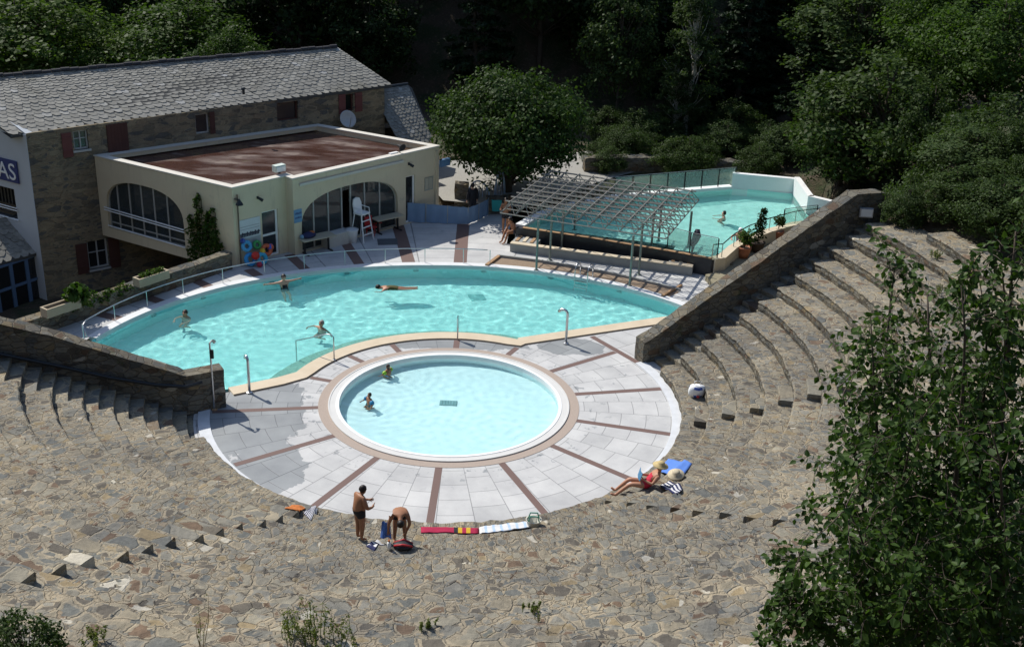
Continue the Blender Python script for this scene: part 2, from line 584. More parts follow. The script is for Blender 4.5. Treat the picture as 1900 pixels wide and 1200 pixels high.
# ------------------------------------------------------------------ ground
TIER_K, TIER_R, TIER_T, TIER_H = 14, 8.28, .88, .38
WALL_L, WALL_R = 191.5, 388.0
YARD = [(-60, 20), (-24, 33.2), (-18.0, 41.4), (-12.6, 49.1), (-12.2, 50.2), (-4.2, 58.6), (-9, 64), (-6, 75), (-60, 80)]
FLAT = [(-18.4, 42), (-12.6, 49.6), (-4, 59.6), (2, 60.5), (9, 62.5), (16, 62.5), (16.5, 56.5), (13.4, 45.6), (5, 40.5), (-10, 35), (-18.5, 33)]
def hill_s(x, y):
    return y-79-(max(0, -x)*.22+max(0, x)*.15)
def ground_z(x, y):
    dx, dy = x-CX, y-CY
    r = math.hypot(dx, dy)
    az = math.degrees(math.atan2(dy, dx)) % 360
    n = noise.noise(Vector((x*.11, y*.11, 0)))*.5+noise.noise(Vector((x*.4, y*.4, 3)))*.15
    if inside((x, y), FLAT) or r < 8.8:
        return -2.4
    south = 186 < az or az < 29
    if south:
        slope = .432*(r-8.2)-.75
        if r < 21.5 and (r < 19.0 or az < 20 or az > 330):
            if not (az < 29 and r > 19.4):
                return slope if r > 8.4 else -2.4
        z = slope+.3+max(0, r-20.5)*.22+n*.6
        if az < 60 or az > 330:
            z = min(z, 7.6+n)+max(0, r-26)*.12
        return z
    if inside((x, y), YARD):
        return -3.0+n*.1
    s = hill_s(x, y)
    if x < 9.5 and s < -.5:
        return .44
    z = .45+n*.35
    if x > 11:
        z += min(1.0, (x-11)/5)*(.6+max(0, x-16)*.42*max(0, 1-(max(0, y-62))/60))
    if s > 0:
        z += min(s*1.08, 46+.12*s)
    if x < -30:
        z += (-30-x)*.5
    return z
mb = MB()
xs = np.concatenate([np.arange(-130, -34, 6), np.arange(-34, 34, 1.0), np.arange(34, 131, 6)])
ys = np.concatenate([np.arange(-30, 6, 3), np.arange(6, 80, 1.0), np.arange(80, 181, 4)])
nx, ny = len(xs), len(ys)
mb.v = [(float(x), float(y), ground_z(float(x), float(y))) for y in ys for x in xs]
mb.f = [(j*nx+i, j*nx+i+1, (j+1)*nx+i+1, (j+1)*nx+i) for j in range(ny-1) for i in range(nx-1)]
mb.mi = [0]*len(mb.f)
m, nt, bs = newmat('soil_and_litter')
v = geo_pos(nt)
a = noisetex(nt, v, .5, 5, .65)
b = noisetex(nt, v, 6, 5, .7)
c = mix(nt, maprange(nt, a.outputs[0], .42, .6), (.075, .055, .035), (.03, .042, .014))
c = mix(nt, maprange(nt, b.outputs[0], .55, .68), c, (.14, .115, .075))
nt.links.new(c, bs.inputs['Base Color'])
bs.inputs['Roughness'].default_value = .95
bump(nt, bs, b.outputs[0], .8, .12)
struct('hillside', mb, m, True)
mb = MB()
sheet(mb, [(-400, -120), (400, -120), (400, 500), (-400, 500)], -4.2)
struct('ground', mb, m)

# pale gravel path behind the pool house
mb = MB()
g = [(-3.8, 58.9, .42), (-1.6, 58.5, .42), (.2, 58.2, .42), (2.4, 60.6, .5), (4.6, 63.5, .6), (8.5, 67.5, .75), (6.5, 71.5, .8), (1.5, 68.0, .75), (-3.0, 66.8, .75), (-7.2, 66.5, .8), (-6.8, 63.6, .7), (-4.6, 61.2, .5)]
sheet(mb, g, 0)
mb.v = [(x, y, .52) for (x, y, z) in mb.v]
M_GRAVEL = plain('gravel', (.34, .33, .30), .95, var=.3, scale=14, bmp=.5)
struct('gravel_path', mb, M_GRAVEL)

# ------------------------------------------------------------------ pool deck
m, nt, bs = newmat('granite_slabs')
v = geo_pos(nt)
sx = nt.nodes.new('ShaderNodeSeparateXYZ')
nt.links.new(v, sx.inputs[0])
dx = mth(nt, 'SUBTRACT', sx.outputs[0], CX)
dy = mth(nt, 'SUBTRACT', sx.outputs[1], CY)
rr = mth(nt, 'SQRT', mth(nt, 'ADD', mth(nt, 'MULTIPLY', dx, dx), mth(nt, 'MULTIPLY', dy, dy)))
th = mth(nt, 'ARCTAN2', dx, dy)
cb = nt.nodes.new('ShaderNodeCombineXYZ')
nt.links.new(rr, cb.inputs[0])
nt.links.new(mth(nt, 'MULTIPLY', mth(nt, 'ADD', th, 20*PI/7+.012), 6.0), cb.inputs[1])
br = nt.nodes.new('ShaderNodeTexBrick')
br.offset = .5
br.inputs['Scale'].default_value = 1.0
br.inputs['Brick Width'].default_value = .86
br.inputs['Row Height'].default_value = 2*PI/14/3*6.0
br.inputs['Mortar Size'].default_value = .011
br.inputs['Mortar Smooth'].default_value = .1
br.inputs['Color1'].default_value = (.52, .52, .51, 1)
br.inputs['Color2'].default_value = (.59, .587, .575, 1)
br.inputs['Mortar'].default_value = (.27, .27, .27, 1)
nt.links.new(cb.outputs[0], br.inputs['Vector'])
sp = noisetex(nt, v, 60, 2, .7)
bg = noisetex(nt, v, .8, 4, .6)
col = mix(nt, 1.0, br.outputs[0], ramp(nt, sp.outputs[0], [(.3, (.86, .86, .87)), (.7, (1.07, 1.07, 1.06))]), 'MULTIPLY')
col = mix(nt, 1.0, col, ramp(nt, bg.outputs[0], [(.3, (.82, .82, .83)), (.7, (1.08, 1.08, 1.07))]), 'MULTIPLY')
# water dripped on the slabs: a wide pool at the left shower, splashes along the pool edge
dn = noisetex(nt, v, .9, 4, .65)
def blob(cx, cy, ax, ay):
    ux = mth(nt, 'DIVIDE', mth(nt, 'SUBTRACT', sx.outputs[0], cx), ax)
    uy = mth(nt, 'DIVIDE', mth(nt, 'SUBTRACT', sx.outputs[1], cy), ay)
    d = mth(nt, 'SQRT', mth(nt, 'ADD', mth(nt, 'MULTIPLY', ux, ux), mth(nt, 'MULTIPLY', uy, uy)))
    d = mth(nt, 'ADD', d, mth(nt, 'MULTIPLY', mth(nt, 'SUBTRACT', dn.outputs[0], .5), 1.1))
    return mth(nt, 'LESS_THAN', d, 1.0)
w = blob(-8.6, 35.6, 1.75, 3.0)
w = mth(nt, 'MAXIMUM', w, blob(-7.4, 32.0, 1.1, 1.7))
w = mth(nt, 'MAXIMUM', w, blob(-2.6, 42.2, 3.4, .75))
w = mth(nt, 'MAXIMUM', w, blob(2.3, 42.2, 1.3, .8))
dr = noisetex(nt, v, 2.6, 3, .7)
rim = maprange(nt, rr, 6.4, 4.6)
drops = mth(nt, 'MULTIPLY', maprange(nt, dr.outputs[0], .60, .64), mth(nt, 'MAXIMUM', rim, mth(nt, 'MULTIPLY', maprange(nt, sx.outputs[1], 33, 40), maprange(nt, dn.outputs[0], .5, .62))))
w = mth(nt, 'MAXIMUM', w, drops)
col = mix(nt, mth(nt, 'MULTIPLY', w, .85), col, mix(nt, 1.0, col, (.52, .55, .57), 'MULTIPLY'))
nt.links.new(col, bs.inputs['Base Color'])
nt.links.new(maprange(nt, w, 0, 1, .75, .35), bs.inputs['Roughness'])
bs.inputs['Specular IOR Level'].default_value = .3
bump(nt, bs, mth(nt, 'ADD', mth(nt, 'MULTIPLY', br.outputs['Fac'], -.6), mth(nt, 'MULTIPLY', sp.outputs[0], .12)), .3, .015)
M_DECK = m
deck = [pol(8.7, a) for a in np.arange(187, 388.1, 3)]+[pol(18.3, 28), Vector((13.2, 50)), Vector((10.5, 51.4)), Vector((-.4, 54.0)), Vector((-.2, 58.3)), Vector((-3.2, 60)), Vector((-8, 56)),
       Vector((-12.9, 50.4)), Vector((-18.1, 41.9)), Vector((-19.2, 38.5)), Vector((-16.6, 35.2)), Vector((-12.5, 35.2)), Vector((-10.6, 35.9))]
mb = MB()
sheet(mb, deck, 0, [offset_poly(MAIN, .25), [pol(4.5, a) for a in range(0, 360, 4)]])
struct('deck', mb, M_DECK)

# red granite bands let into the deck
mb = MB()
M_BAND = plain('red_granite', (.165, .105, .09), .7, var=.2, scale=25)
for a, r0, r1 in [(-170.2, 4.5, 8.1), (-143, 4.5, 8.05), (-116.8, 4.5, 7.95), (-90.6, 4.5, 7.95), (-64.9, 4.5, 7.98), (-38.8, 4.5, 7.98), (-13.2, 4.5, 7.98), (12.4, 4.5, 7.95),
                  (37.8, 4.5, 7.75), (64.3, 4.5, 5.35), (90.4, 4.5, 5.35), (118.3, 4.5, 5.35), (138.8, 4.5, 5.35), (163.4, 4.5, 5.35),
                  (91.6, 13.95, 19.6), (101.2, 14.05, 19.4), (110.3, 14.25, 18.6), (120.2, 14.35, 16.5), (128.6, 14.5, 15.6), (137.7, 14.75, 15.9), (147.0, 14.85, 16.2), (155.5, 14.9, 16.4)]:
    hw = .115 if r1 < 9 else .3 if a < 103 else .24
    u = pol(1, a)-Vector((CX, CY, 0))
    t = Vector((-u.y, u.x, 0))*hw
    p, q = pol(r0, a, .004), pol(r1, a, .004)
    mb.add([p-t, q-t, q+t, p+t], [(0, 1, 2, 3)])
a0, b0 = P(1098, 624, .004), P(1186, 674, .004)
t = (b0-a0).normalized()
t = Vector((-t.y, t.x, 0))*.12
mb.add([a0-t, b0-t, b0+t, a0+t], [(0, 1, 2, 3)])
struct('paving_bands', mb, M_BAND)

# white kerb round the stage
def pola(r, a, z=0.0):
    p = pol(r, a, z)
    p.x -= .2
    return p
def ring(mb, r0, r1, z0, z1, a0, a1, st=3.0, pol=pol):
    n = max(2, int((a1-a0)/st))
    vs = []
    for i in range(n+1):
        a = a0+(a1-a0)*i/n
        vs += [pol(r0, a, z0), pol(r0, a, z1), pol(r1, a, z1), pol(r1, a, z0)]
    fs = []
    for i in range(n):
        for k in range(3):
            q = i*4+k
            fs.append((q, q+1, q+5, q+4))
    if a1-a0 < 359.9:
        fs += [(0, 1, 2, 3)[::-1], tuple(n*4+k for k in range(4))]
    return mb.add(vs, [f[::-1] for f in fs])
mb = MB()
ring(mb, 7.97, 8.36, -.1, .05, 187.5, 388, 3.0, pola)
struct('kerb', mb, plain('white_kerb', (.62, .64, .66), .7, var=.2, scale=2.5))

# ------------------------------------------------------------------ pools
def watermat(name, tint, scat=(.3, .78, .79), murk=.10):
    m = bpy.data.materials.new(name)
    m.use_nodes = True
    nt = m.node_tree
    nt.nodes.clear()
    g = nd(nt, 'ShaderNodeBsdfGlass', i_IOR=1.33, i_Roughness=0.0)
    g.inputs['Color'].default_value = (*tint, 1)
    o = nt.nodes.new('ShaderNodeOutputMaterial')
    # a little light is scattered back by the water itself
    d = nt.nodes.new('ShaderNodeBsdfDiffuse')
    d.inputs[0].default_value = (*scat, 1)
    ms = nt.nodes.new('ShaderNodeMixShader')
    ms.inputs[0].default_value = murk
    nt.links.new(g.outputs[0], ms.inputs[1])
    nt.links.new(d.outputs[0], ms.inputs[2])
    nt.links.new(ms.outputs[0], o.inputs[0])
    return m

def water(name, outline, z, grow, step, wave, mat):
    poly = offset_poly(outline, grow)
    X = [p.x for p in poly]
    Y = [p.y for p in poly]
    x0, y0 = min(X), min(Y)
    nx, ny = int((max(X)-x0)/step)+2, int((max(Y)-y0)/step)+2
    idx = {}
    mb = MB()
    def vid(i, j):
        if (i, j) not in idx:
            idx[(i, j)] = len(mb.v)
            x, y = x0+i*step, y0+j*step
            mb.v.append((x, y, z+wave(x, y)))
        return idx[(i, j)]
    ins = [[inside((x0+i*step, y0+j*step), poly) for j in range(ny)] for i in range(nx)]
    for i in range(nx-1):
        for j in range(ny-1):
            if ins[i][j] and ins[i+1][j] and ins[i+1][j+1] and ins[i][j+1]:
                mb.f.append((vid(i, j), vid(i+1, j), vid(i+1, j+1), vid(i, j+1)))
                mb.mi.append(0)
    o = struct(name, mb, mat, True)
    return caustic(o, True)

def nz(x, y, s, seed):
    return noise.noise(Vector((x*s, y*s, seed)))
def wave_main(x, y):
    # ridged chop: gentle swell with crossing wavelets
    q = .016*nz(x+.4*nz(x, y, .9, 9), y*1.25, 1.0, 1)+.017*nz(x, y*1.15, 1.8, 2)+.008*nz(x, y, 3.3, 3)
    return q*(.55+.9*nz(x, y, .2, 7)+.25)
def wave_round(x, y):
    q = .010*nz(x, y, 1.4, 1)+.0075*nz(x, y, 2.9, 2)
    for (px, py, am, wl) in ((-4.6, 39.8, .002, .38), (-5.2, 37.6, .0023, .36), (-.4, 36.0, .0014, .42)):
        d = math.hypot(x-px, y-py)
        q += am*math.sin(2*PI*d/wl+1.5*nz(x, y, .8, 5))*math.exp(-d*.28)
    return q
def wave_up(x, y):
    return .012*nz(x, y*1.2, 1.1, 4)+.009*nz(x, y, 2.3, 6)

pool = empty('swimming_pool', (-4, 46, 0), 'large turquoise swimming pool with a long curved far edge, beyond the round pool', 'pool')
m, nt, bs = newmat('pool_paint')
v = geo_pos(nt)
a = noisetex(nt, v, .5, 3)
b = noisetex(nt, v, 18, 3)
c = mix(nt, a.outputs[0], (.43, .85, .82), (.51, .9, .875))
nt.links.new(mix(nt, .12, c, b.outputs['Color'], 'OVERLAY'), bs.inputs['Base Color'])
bs.inputs['Roughness'].default_value = .7
M_POOL = m
M_POOLW = plain('pool_wall_paint', (.24, .68, .70), .6, var=.08, scale=1.5)
mb = MB()
sheet(mb, MAIN, -1.45)
strip_wall(mb, MAIN, -1.45, -.001)
mb.mi = [0 if k < len(mb.f)-len(MAIN) else 1 for k in range(len(mb.f))]
basin = caustic(mb.build('basin', [M_POOL, M_POOLW], pool))
mb = MB()
for r0, r1, z in ((5.98, 6.5, -.36), (6.5, 7.1, -.8)):
    ring(mb, r0-.05, r1, -1.44, z, 66, 163, 2.5)
caustic(mb.build('submerged_steps', plain('mosaic_step', (.27, .46, .38), .7, var=.5, scale=9), pool))
# coping: white on the far side, cream on the near side
far_n = len(np.arange(43, 164.1, 1.5))
farp = MAIN[:far_n]
def coping_strip(mb, pts, d, z, drop, lip=.03):
    """stone edge along a run of points, outward by d"""
    n = len(pts)
    out = []
    for i in range(n):
        t = (pts[min(i+1, n-1)]-pts[max(i-1, 0)]).normalized()
        out.append(pts[i]+Vector((t.y, -t.x, 0))*d)
    vs = []
    for i in range(n):
        t = (pts[min(i+1, n-1)]-pts[max(i-1, 0)]).normalized()
        q = pts[i]-Vector((t.y, -t.x, 0))*lip
        vs += [(q.x, q.y, z-drop), (q.x, q.y, z), (out[i].x, out[i].y, z), (out[i].x, out[i].y, -.06)]
    fs = []
    for i in range(n-1):
        for k in range(3):
            q = i*4+k
            fs.append((q, q+4, q+5, q+1))
    fs += [(0, 1, 2, 3), tuple((n-1)*4+k for k in (3, 2, 1, 0))]
    return mb.add(vs, fs)
mb = MB()
coping_strip(mb, farp, .36, .03, .3)
caustic(mb.build('far_coping', plain('white_coping', (.70, .71, .71), .6, var=.08, scale=3), pool))
i0 = far_n+4
nearp = MAIN[i0:]+[]
mb = MB()
coping_strip(mb, nearp, .58, .045, .3)
m, nt, bs = newmat('cream_coping')
v = geo_pos(nt)
a = noisetex(nt, v, 2.0, 4)
c = mix(nt, a.outputs[0], (.52, .42, .29), (.68, .58, .43))
nt.links.new(c, bs.inputs['Base Color'])
bs.inputs['Roughness'].default_value = .7
caustic(mb.build('near_coping', m, pool))
# dark gully between the cream coping and the deck
mb = MB()
n = len(nearp)
vs = []
for i in range(n):
    t = (nearp[min(i+1, n-1)]-nearp[max(i-1, 0)]).normalized()
    o = Vector((t.y, -t.x, 0))
    a, b = nearp[i]+o*.575, nearp[i]+o*.66
    vs += [(a.x, a.y, .006), (b.x, b.y, .006)]
mb.add(vs, [(i*2, i*2+1, i*2+3, i*2+2) for i in range(n-1)])
mb.f = [f[::-1] for f in mb.f]
mb.build('overflow_gully', plain('gully_grating', (.06, .05, .045), .8), pool)
M_INLET = plain('inlet_grille', (.10, .30, .30), .6)
for a in (60, 74, 87, 100, 113, 127, 140, 150):
    p = pol(near(a)-.02, a, -.45)
    u = (p-Vector((CX, CY, p.z))).normalized()
    b = MB().lathe(p, [(.13, 0), (.13, .03), (.09, .05)], 12, (Vector((-u.y, u.x, 0)), Vector((0, 0, 1)), -u))
    caustic(b.build('inlet', M_INLET, pool))
q = P(885, 566, -1.0)
b = MB().box((q.x, q.y, -1.43), (.7, .7, .03), .3)
caustic(b.build('floor_grille', plain('floor_grille', (.16, .45, .45), .6), pool))
water('pool_water', MAIN, WZ, .15, .065, wave_main, watermat('pool_water', (.90, 1.0, .995)))

rp = empty('round_paddling_pool', (CX, CY, 0), 'round pale blue paddling pool with white rim in the middle of the stage', 'pool')
CIR = [pol(ROUND_R[0], a) for a in range(0, 360, 3)]
mb = MB()
sheet(mb, CIR, -.55)
strip_wall(mb, CIR, -.55, 0)
m, nt, bs = newmat('pale_mosaic')
v = geo_pos(nt)
a = noisetex(nt, v, .6, 3)
b = noisetex(nt, v, 30, 2)
c = mix(nt, a.outputs[0], (.74, .90, .92), (.80, .93, .94))
nt.links.new(mix(nt, .1, c, b.outputs['Color'], 'OVERLAY'), bs.inputs['Base Color'])
bs.inputs['Roughness'].default_value = .7
M_MOSAIC = m
caustic(mb.build('basin', M_MOSAIC, rp))
mb = MB()
ring(mb, ROUND_R[0]-.02, ROUND_R[0]+.09, -.22, .05, 0, 360)
caustic(mb.build('lip', M_WHITE, rp, label='narrow white inner lip'))
mb = MB()
ring(mb, ROUND_R[0]+.09, ROUND_R[1]-.05, -.2, .035, 0, 360)
ring(mb, ROUND_R[1]-.05, ROUND_R[1], -.2, .05, 0, 360)
m, nt, bs = newmat('white_slabs')
v = geo_pos(nt)
a = noisetex(nt, v, 1.4, 4)
c = mix(nt, a.outputs[0], (.56, .555, .53), (.68, .675, .65))
nt.links.new(c, bs.inputs['Base Color'])
bs.inputs['Roughness'].default_value = .75
caustic(mb.build('coping', m, rp))
mb = MB()
ring(mb, ROUND_R[1], ROUND_R[2], -.2, .012, 0, 360)
mb.build('brown_ring', plain('brown_pebble', (.40, .325, .27), .85, var=.2, scale=30, bmp=.3), rp)
q = P(832, 757, -.5)
mb = MB()
for k in range(6):
    mb.box((q.x-.25+.1*k, q.y, -.53), (.06, .34, .03), 0)
mb.box((q.x, q.y, -.547), (.62, .42, .012))
caustic(mb.build('drain_grate', plain('grate', (.24, .40, .42), .6), rp))
water('pool_water', CIR, -.09, .06, .05, wave_round, watermat('paddling_water', (.90, 1.0, 1.0), (.6, .9, .95), .0))

# upper pool
up = empty('upper_pool', (8, 56, UPZ), 'upper turquoise pool with white end walls, behind the pergola and cascade', 'pool')
mb = MB()
sheet(mb, UP, UPZ-1.2)
strip_wall(mb, UP, UPZ-1.2, UPZ+.02)
mb.mi = [0 if k < len(mb.f)-len(UP) else 1 for k in range(len(mb.f))]
M_UP = plain('upper_pool_paint', (.53, .89, .84), .7, var=.06, scale=.8)
caustic(mb.build('basin', [M_UP, M_UP], up))
def wallseg(a, b, th, z0, z1, name, mat, parent):
    a, b = Vector((a[0], a[1], 0)), Vector((b[0], b[1], 0))
    t = (b-a).normalized()
    n = Vector((t.y, -t.x, 0))
    mb = MB()
    mb.prism([a, a+n*th, b+n*th, b][::1], z0, z1)
    return caustic(mb.build(name, mat, parent))
bw0, bw1, bw2 = UP[12], UP[11], UP[10]
wallseg(bw1+Vector((.3, 0, 0)), bw0-Vector((.1, 0, 0)), .3, -.5, UPZ+.82, 'back_wall', M_WHITE, up)
wallseg(bw2, bw1, .3, -.5, UPZ+.95, 'side_wall', M_WHITE, up)
wallseg(Vector((16.4, 56.6, 0)), bw2, .3, -.5, UPZ+.95, 'end_wall', M_WHITE, up)
mb = MB()
coping_strip(mb, UP[0:4], .2, UPZ+.015, .25)
caustic(mb.build('overflow_lip', M_OCHRE, up, label='ochre tiled overflow edge'))
mb = MB()
coping_strip(mb, UP[3:10], .4, UPZ+.07, .25)
caustic(mb.build('curved_kerb', M_CREAM, up))
mb = MB()
coping_strip(mb, UP[12:]+[UP[0]], .45, UPZ+.08, .25)
caustic(mb.build('coping', M_WHITE, up))
# retaining faces under the edge
mb = MB()
pts = offset_poly(UP, .28)
vs = [(p.x, p.y, -.6) for p in pts]+[(p.x, p.y, UPZ) for p in pts]
n = len(pts)
mb.add(vs, [(i, (i+1) % n, (i+1) % n+n, i+n) for i in range(n)])
mb.build('retaining_face', plain('dark_facing', (.03, .034, .04), .4, var=.3, scale=5), up)  # near-black colour over the whole face
water('pool_water', UP, UPZ-.03, .12, .11, wave_up, watermat('upper_water', (.91, 1.0, .985), murk=.05))

# ------------------------------------------------------------------ amphitheatre
amp = empty('stone_amphitheatre', (CX, CY, 0), 'amphitheatre of curved rubble stone seating tiers round the paddling pool', 'amphitheatre')
def deg(m_, r):
    return math.degrees(m_/r)
def tier_end(k):
    return 360+float(np.interp(k, [1, 4, 8, 12], [18.8, 21.6, 24.4, 25.9])) if k <= 12 else 378 if k == 13 else 341
def tier_mesh(k):
    r0 = TIER_R+TIER_T*(k-1)
    z0, z1 = TIER_H*(k-1), TIER_H*k
    a0, a1 = WALL_L+deg(2.15, r0), tier_end(k)
    n = int(R_(a1-a0)*r0/.13)
    prof = [(.01, -.08), (.0, .06), (-.015, .15), (.01, .24), (-.01, TIER_H-.05), (.035, TIER_H), (.22, TIER_H), (.42, TIER_H), (.62, TIER_H), (TIER_T+.04, TIER_H)]
    if k == TIER_K or (k in (12, 13)):
        prof[-1] = (TIER_T+(.9 if k != 13 else .2), TIER_H)
    mb = MB()
    vs = []
    for i in range(n+1):
        a = a0+(a1-a0)*i/n
        for dr, dz in prof:
            p = pola(r0+dr, a, z0+dz)
            j = noise.noise_vector(p*1.7)*.045+noise.noise_vector(p*4.2+Vector((3, 1, 7)))*.036
            s = noise.noise(p*.45)*.03
            vs.append(p+j+Vector((0, 0, s*.6)))
    m = len(prof)
    mb.add(vs, [(i*m+q, i*m+q+1, (i+1)*m+q+1, (i+1)*m+q) for i in range(n) for q in range(m-1)])
    mb.f = [f[::-1] for f in mb.f]
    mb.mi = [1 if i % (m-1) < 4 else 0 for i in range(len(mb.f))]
    e = len(mb.v)-m
    mb.cur = 1
    b0 = pola(r0+TIER_T, a1, z0-.5)
    b1 = pola(r0, a1, z0-.5)
    mb.add([mb.v[e+q] for q in range(m)]+[b0, b1], [tuple(range(m+2))])
    mb.add([mb.v[q] for q in range(m)]+[pola(r0+TIER_T, a0, z0-.5), pola(r0, a0, z0-.5)], [tuple(range(m+1, -1, -1))])
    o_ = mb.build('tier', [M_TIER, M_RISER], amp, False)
    return o_
for k in range(1, TIER_K+1):
    tier_mesh(k)
def block(k, a0, a1, depth=.5, h=.21, skew=0.0):
    """half-height stone step on tread k-1 against the front of tier k"""
    r1 = TIER_R+TIER_T*(k-1)+.04
    r0 = r1-depth
    z0 = TIER_H*(k-1)-.05
    z1 = TIER_H*(k-1)+h
    n = max(2, int(R_(a1-a0)*r0/.2))
    mb = MB()
    vs = []
    for i in range(n+1):
        a = a0+(a1-a0)*i/n
        for r, z in ((r1, z0), (r0, z0), (r0, z1-.03), (r0+.03, z1), ((r0+r1)/2, z1), (r1, z1)):
            vs.append(jit(pola(r, a+deg(skew, r0)*(r-r0)/depth*(1-i/n), z), .022, 3.1, k))
    fs = [(i*6+q, i*6+q+1, (i+1)*6+q+1, (i+1)*6+q) for i in range(n) for q in range(5)]
    fs += [tuple(range(5, -1, -1)), tuple(n*6+q for q in range(6))]
    mb.add(vs, fs)
    mb.f = [f[::-1] for f in mb.f]
    return mb.build('step', M_STEP, amp, False)
for k in range(1, TIER_K+1):
    r = TIER_R+TIER_T*(k-1)
    if k > 1:
        block(k, -110.9-deg(1.15, r), -110.9+(k % 3-1)*.25, .54, .26)
        if k <= 9:
            block(k, -53.6+(k % 2)*.3, -54.0+deg(1.3, r), .42, .21, .33)
        if k <= 8:
            block(k, -12.2+(k % 2)*.3, -12.2+deg(1.2, r))
    for q in (0, 1):
        rr0 = r+.44*q
        zz = TIER_H*(k-1)+.19*q-.02
        sb = MB()
        ring(sb, rr0, rr0+.47, zz-.7, zz, WALL_L-1.2, WALL_L+deg(2.15+(q*.12), r)+.5, .8, pola)
        sb.v = [tuple(jit(v, .02, 3.3, k+q)) for v in sb.v]
        sb.build('step', M_STEP, amp)
    if k <= 12:
        a_ = tier_end(k)-360
        for q in (0, 1):
            rr0 = r+.44*q
            zz = TIER_H*(k-1)+.19*q-.02
            sb = MB()
            ring(sb, rr0, rr0+.47, zz-.7, zz, a_-.6, 28.6, .8, pola)
            sb.v = [tuple(jit(v, .02, 3.3, k+q)) for v in sb.v]
            sb.build('step', M_STEP, amp)

from mathutils.bvhtree import BVHTree
_v, _f = [], []
for ch in amp.children:
    n_ = len(_v)
    _v += [ch.matrix_basis @ v.co + amp.location for v in ch.data.vertices]
    _f += [tuple(i+n_ for i in p.vertices) for p in ch.data.polygons]
AMP_BVH = BVHTree.FromPolygons(_v, _f)
def hit(px, py):
    """point of the tiers seen at photo position px, py"""
    o = Vector((0, 0, H))
    d = (P(px, py, 0)-o).normalized()
    h = AMP_BVH.ray_cast(o, d)[0]
    return h if h is not None else P(px, py, 0)
def drop(x, y, z=20):
    h = AMP_BVH.ray_cast(Vector((x, y, z)), Vector((0, 0, -1)))[0]
    return h.z if h is not None else 0.0
lw = MB()
pts = []
p0, p1 = P(415, 684, 1.45), P(345, 697, 1.47)
pts = [(p0.x, p0.y, -.2, 1.45), (p1.x, p1.y, -.2, 1.47)]
for r, z in ((10.1, 2.03), (11.55, 2.6), (13.0, 3.2), (14.4, 3.66), (16.5, 4.7), (19, 5.8), (21, 6.7)):
    q = pol(r, 191.4)
    pts.append((q.x, q.y, -.4, z))
rubble_wall(lw, pts, .5, -1, seed=2.0, cap=.05)
o = lw.build('stone_wall', M_WALL, None)
tag(o, 'rough stone end wall with a dark handrail, left of the paddling pool', 'wall')
rw = MB()
pts = []
for r, z in ((8.03, .9), (8.5, 1.08), (10.56, 2.14), (12.9, 3.31), (15.3, 4.53), (17.6, 5.66), (19.1, 5.55)):
    q = pol(r, 28.0)
    pts.append((q.x, q.y, -.4, z))
rubble_wall(rw, pts, .55, 1, seed=5.0, cap=.05)
o = rw.build('stone_wall', M_WALL, None)
tag(o, 'long rough stone end wall climbing beside the tiers, right of the large pool', 'wall')
a, b = P(432, 499, 0), P(101, 612, 0)
t = (b-a).normalized()
c = a+t*13.5
mb = MB()
rubble_wall(mb, [(a.x, a.y, -3.2, .78), ((a.x+b.x)/2, (a.y+b.y)/2, -3.2, .74), (c.x, c.y, -3.2, .7)], .45, -1, seed=8.0, cap=.03)
o = mb.build('stone_wall', M_WALL, None)
tag(o, 'low stone retaining wall carrying two planters, beside the pool house', 'wall')
LOWW = (a, t)
# dark pipe handrail on the left wall
hr = empty('wall_handrail', pol(9, 191.4, 1.3), 'dark pipe handrail running along the left stone end wall', 'handrail')
rail = [pol(r, 191.4+a_, z) for r, a_, z in ((8.35, -.3, 1.22), (8.9, 1.2, 1.2), (9.8, 1.1, 1.32), (11.2, 1.0, 1.66), (12.7, .9, 2.15), (14.4, .8, 2.66), (16.5, .7, 3.4), (19, .6, 4.4))]
off = Vector((.15, -.12, 0))
b = MB().tube([p+off*0 for p in rail], .06, 10)
b.build('rail', M_DARKM, hr, True)
for p in rail[1:7:2]:
    MB().tube([p, p+Vector((-.08, .28, -.02))], .02, 6).build('bracket', M_DARKM, hr)
# ------------------------------------------------------------------ buildings
def V2(x, y):
    return Vector((x, y, 0))
Z3 = Vector((0, 0, 1))
class Plane:
    """vertical wall plane from a to b; at(u, z, out) gives a point, out metres in front of it"""
    def __init__(self, a, b):
        self.a = Vector((a[0], a[1], 0))
        d = Vector((b[0]-a[0], b[1]-a[1], 0))
        self.L = d.length
        self.u = d.normalized()
        self.n = Vector((self.u.y, -self.u.x, 0))
    def at(self, u, z, out=0.0):
        return self.a+self.u*u+Z3*z+self.n*out
    def wall(self, mb, outline, th, holes=()):
        return mb.panel(self.a, self.u, Z3, -self.n, outline, 0, th, holes)
    def flat(self, mb, outline, out0, out1, holes=()):
        return mb.panel(self.a, self.u, Z3, self.n, outline, out0, out1, holes)
    def box(self, mb, u0, u1, z0, z1, o0, o1):
        return mb.box(self.at((u0+u1)/2, (z0+z1)/2, (o0+o1)/2), (u1-u0, o1-o0, z1-z0), ax=(self.u, self.n, Z3))

def rect(u0, u1, z0, z1):
    return [(u0, z0), (u1, z0), (u1, z1), (u0, z1)]

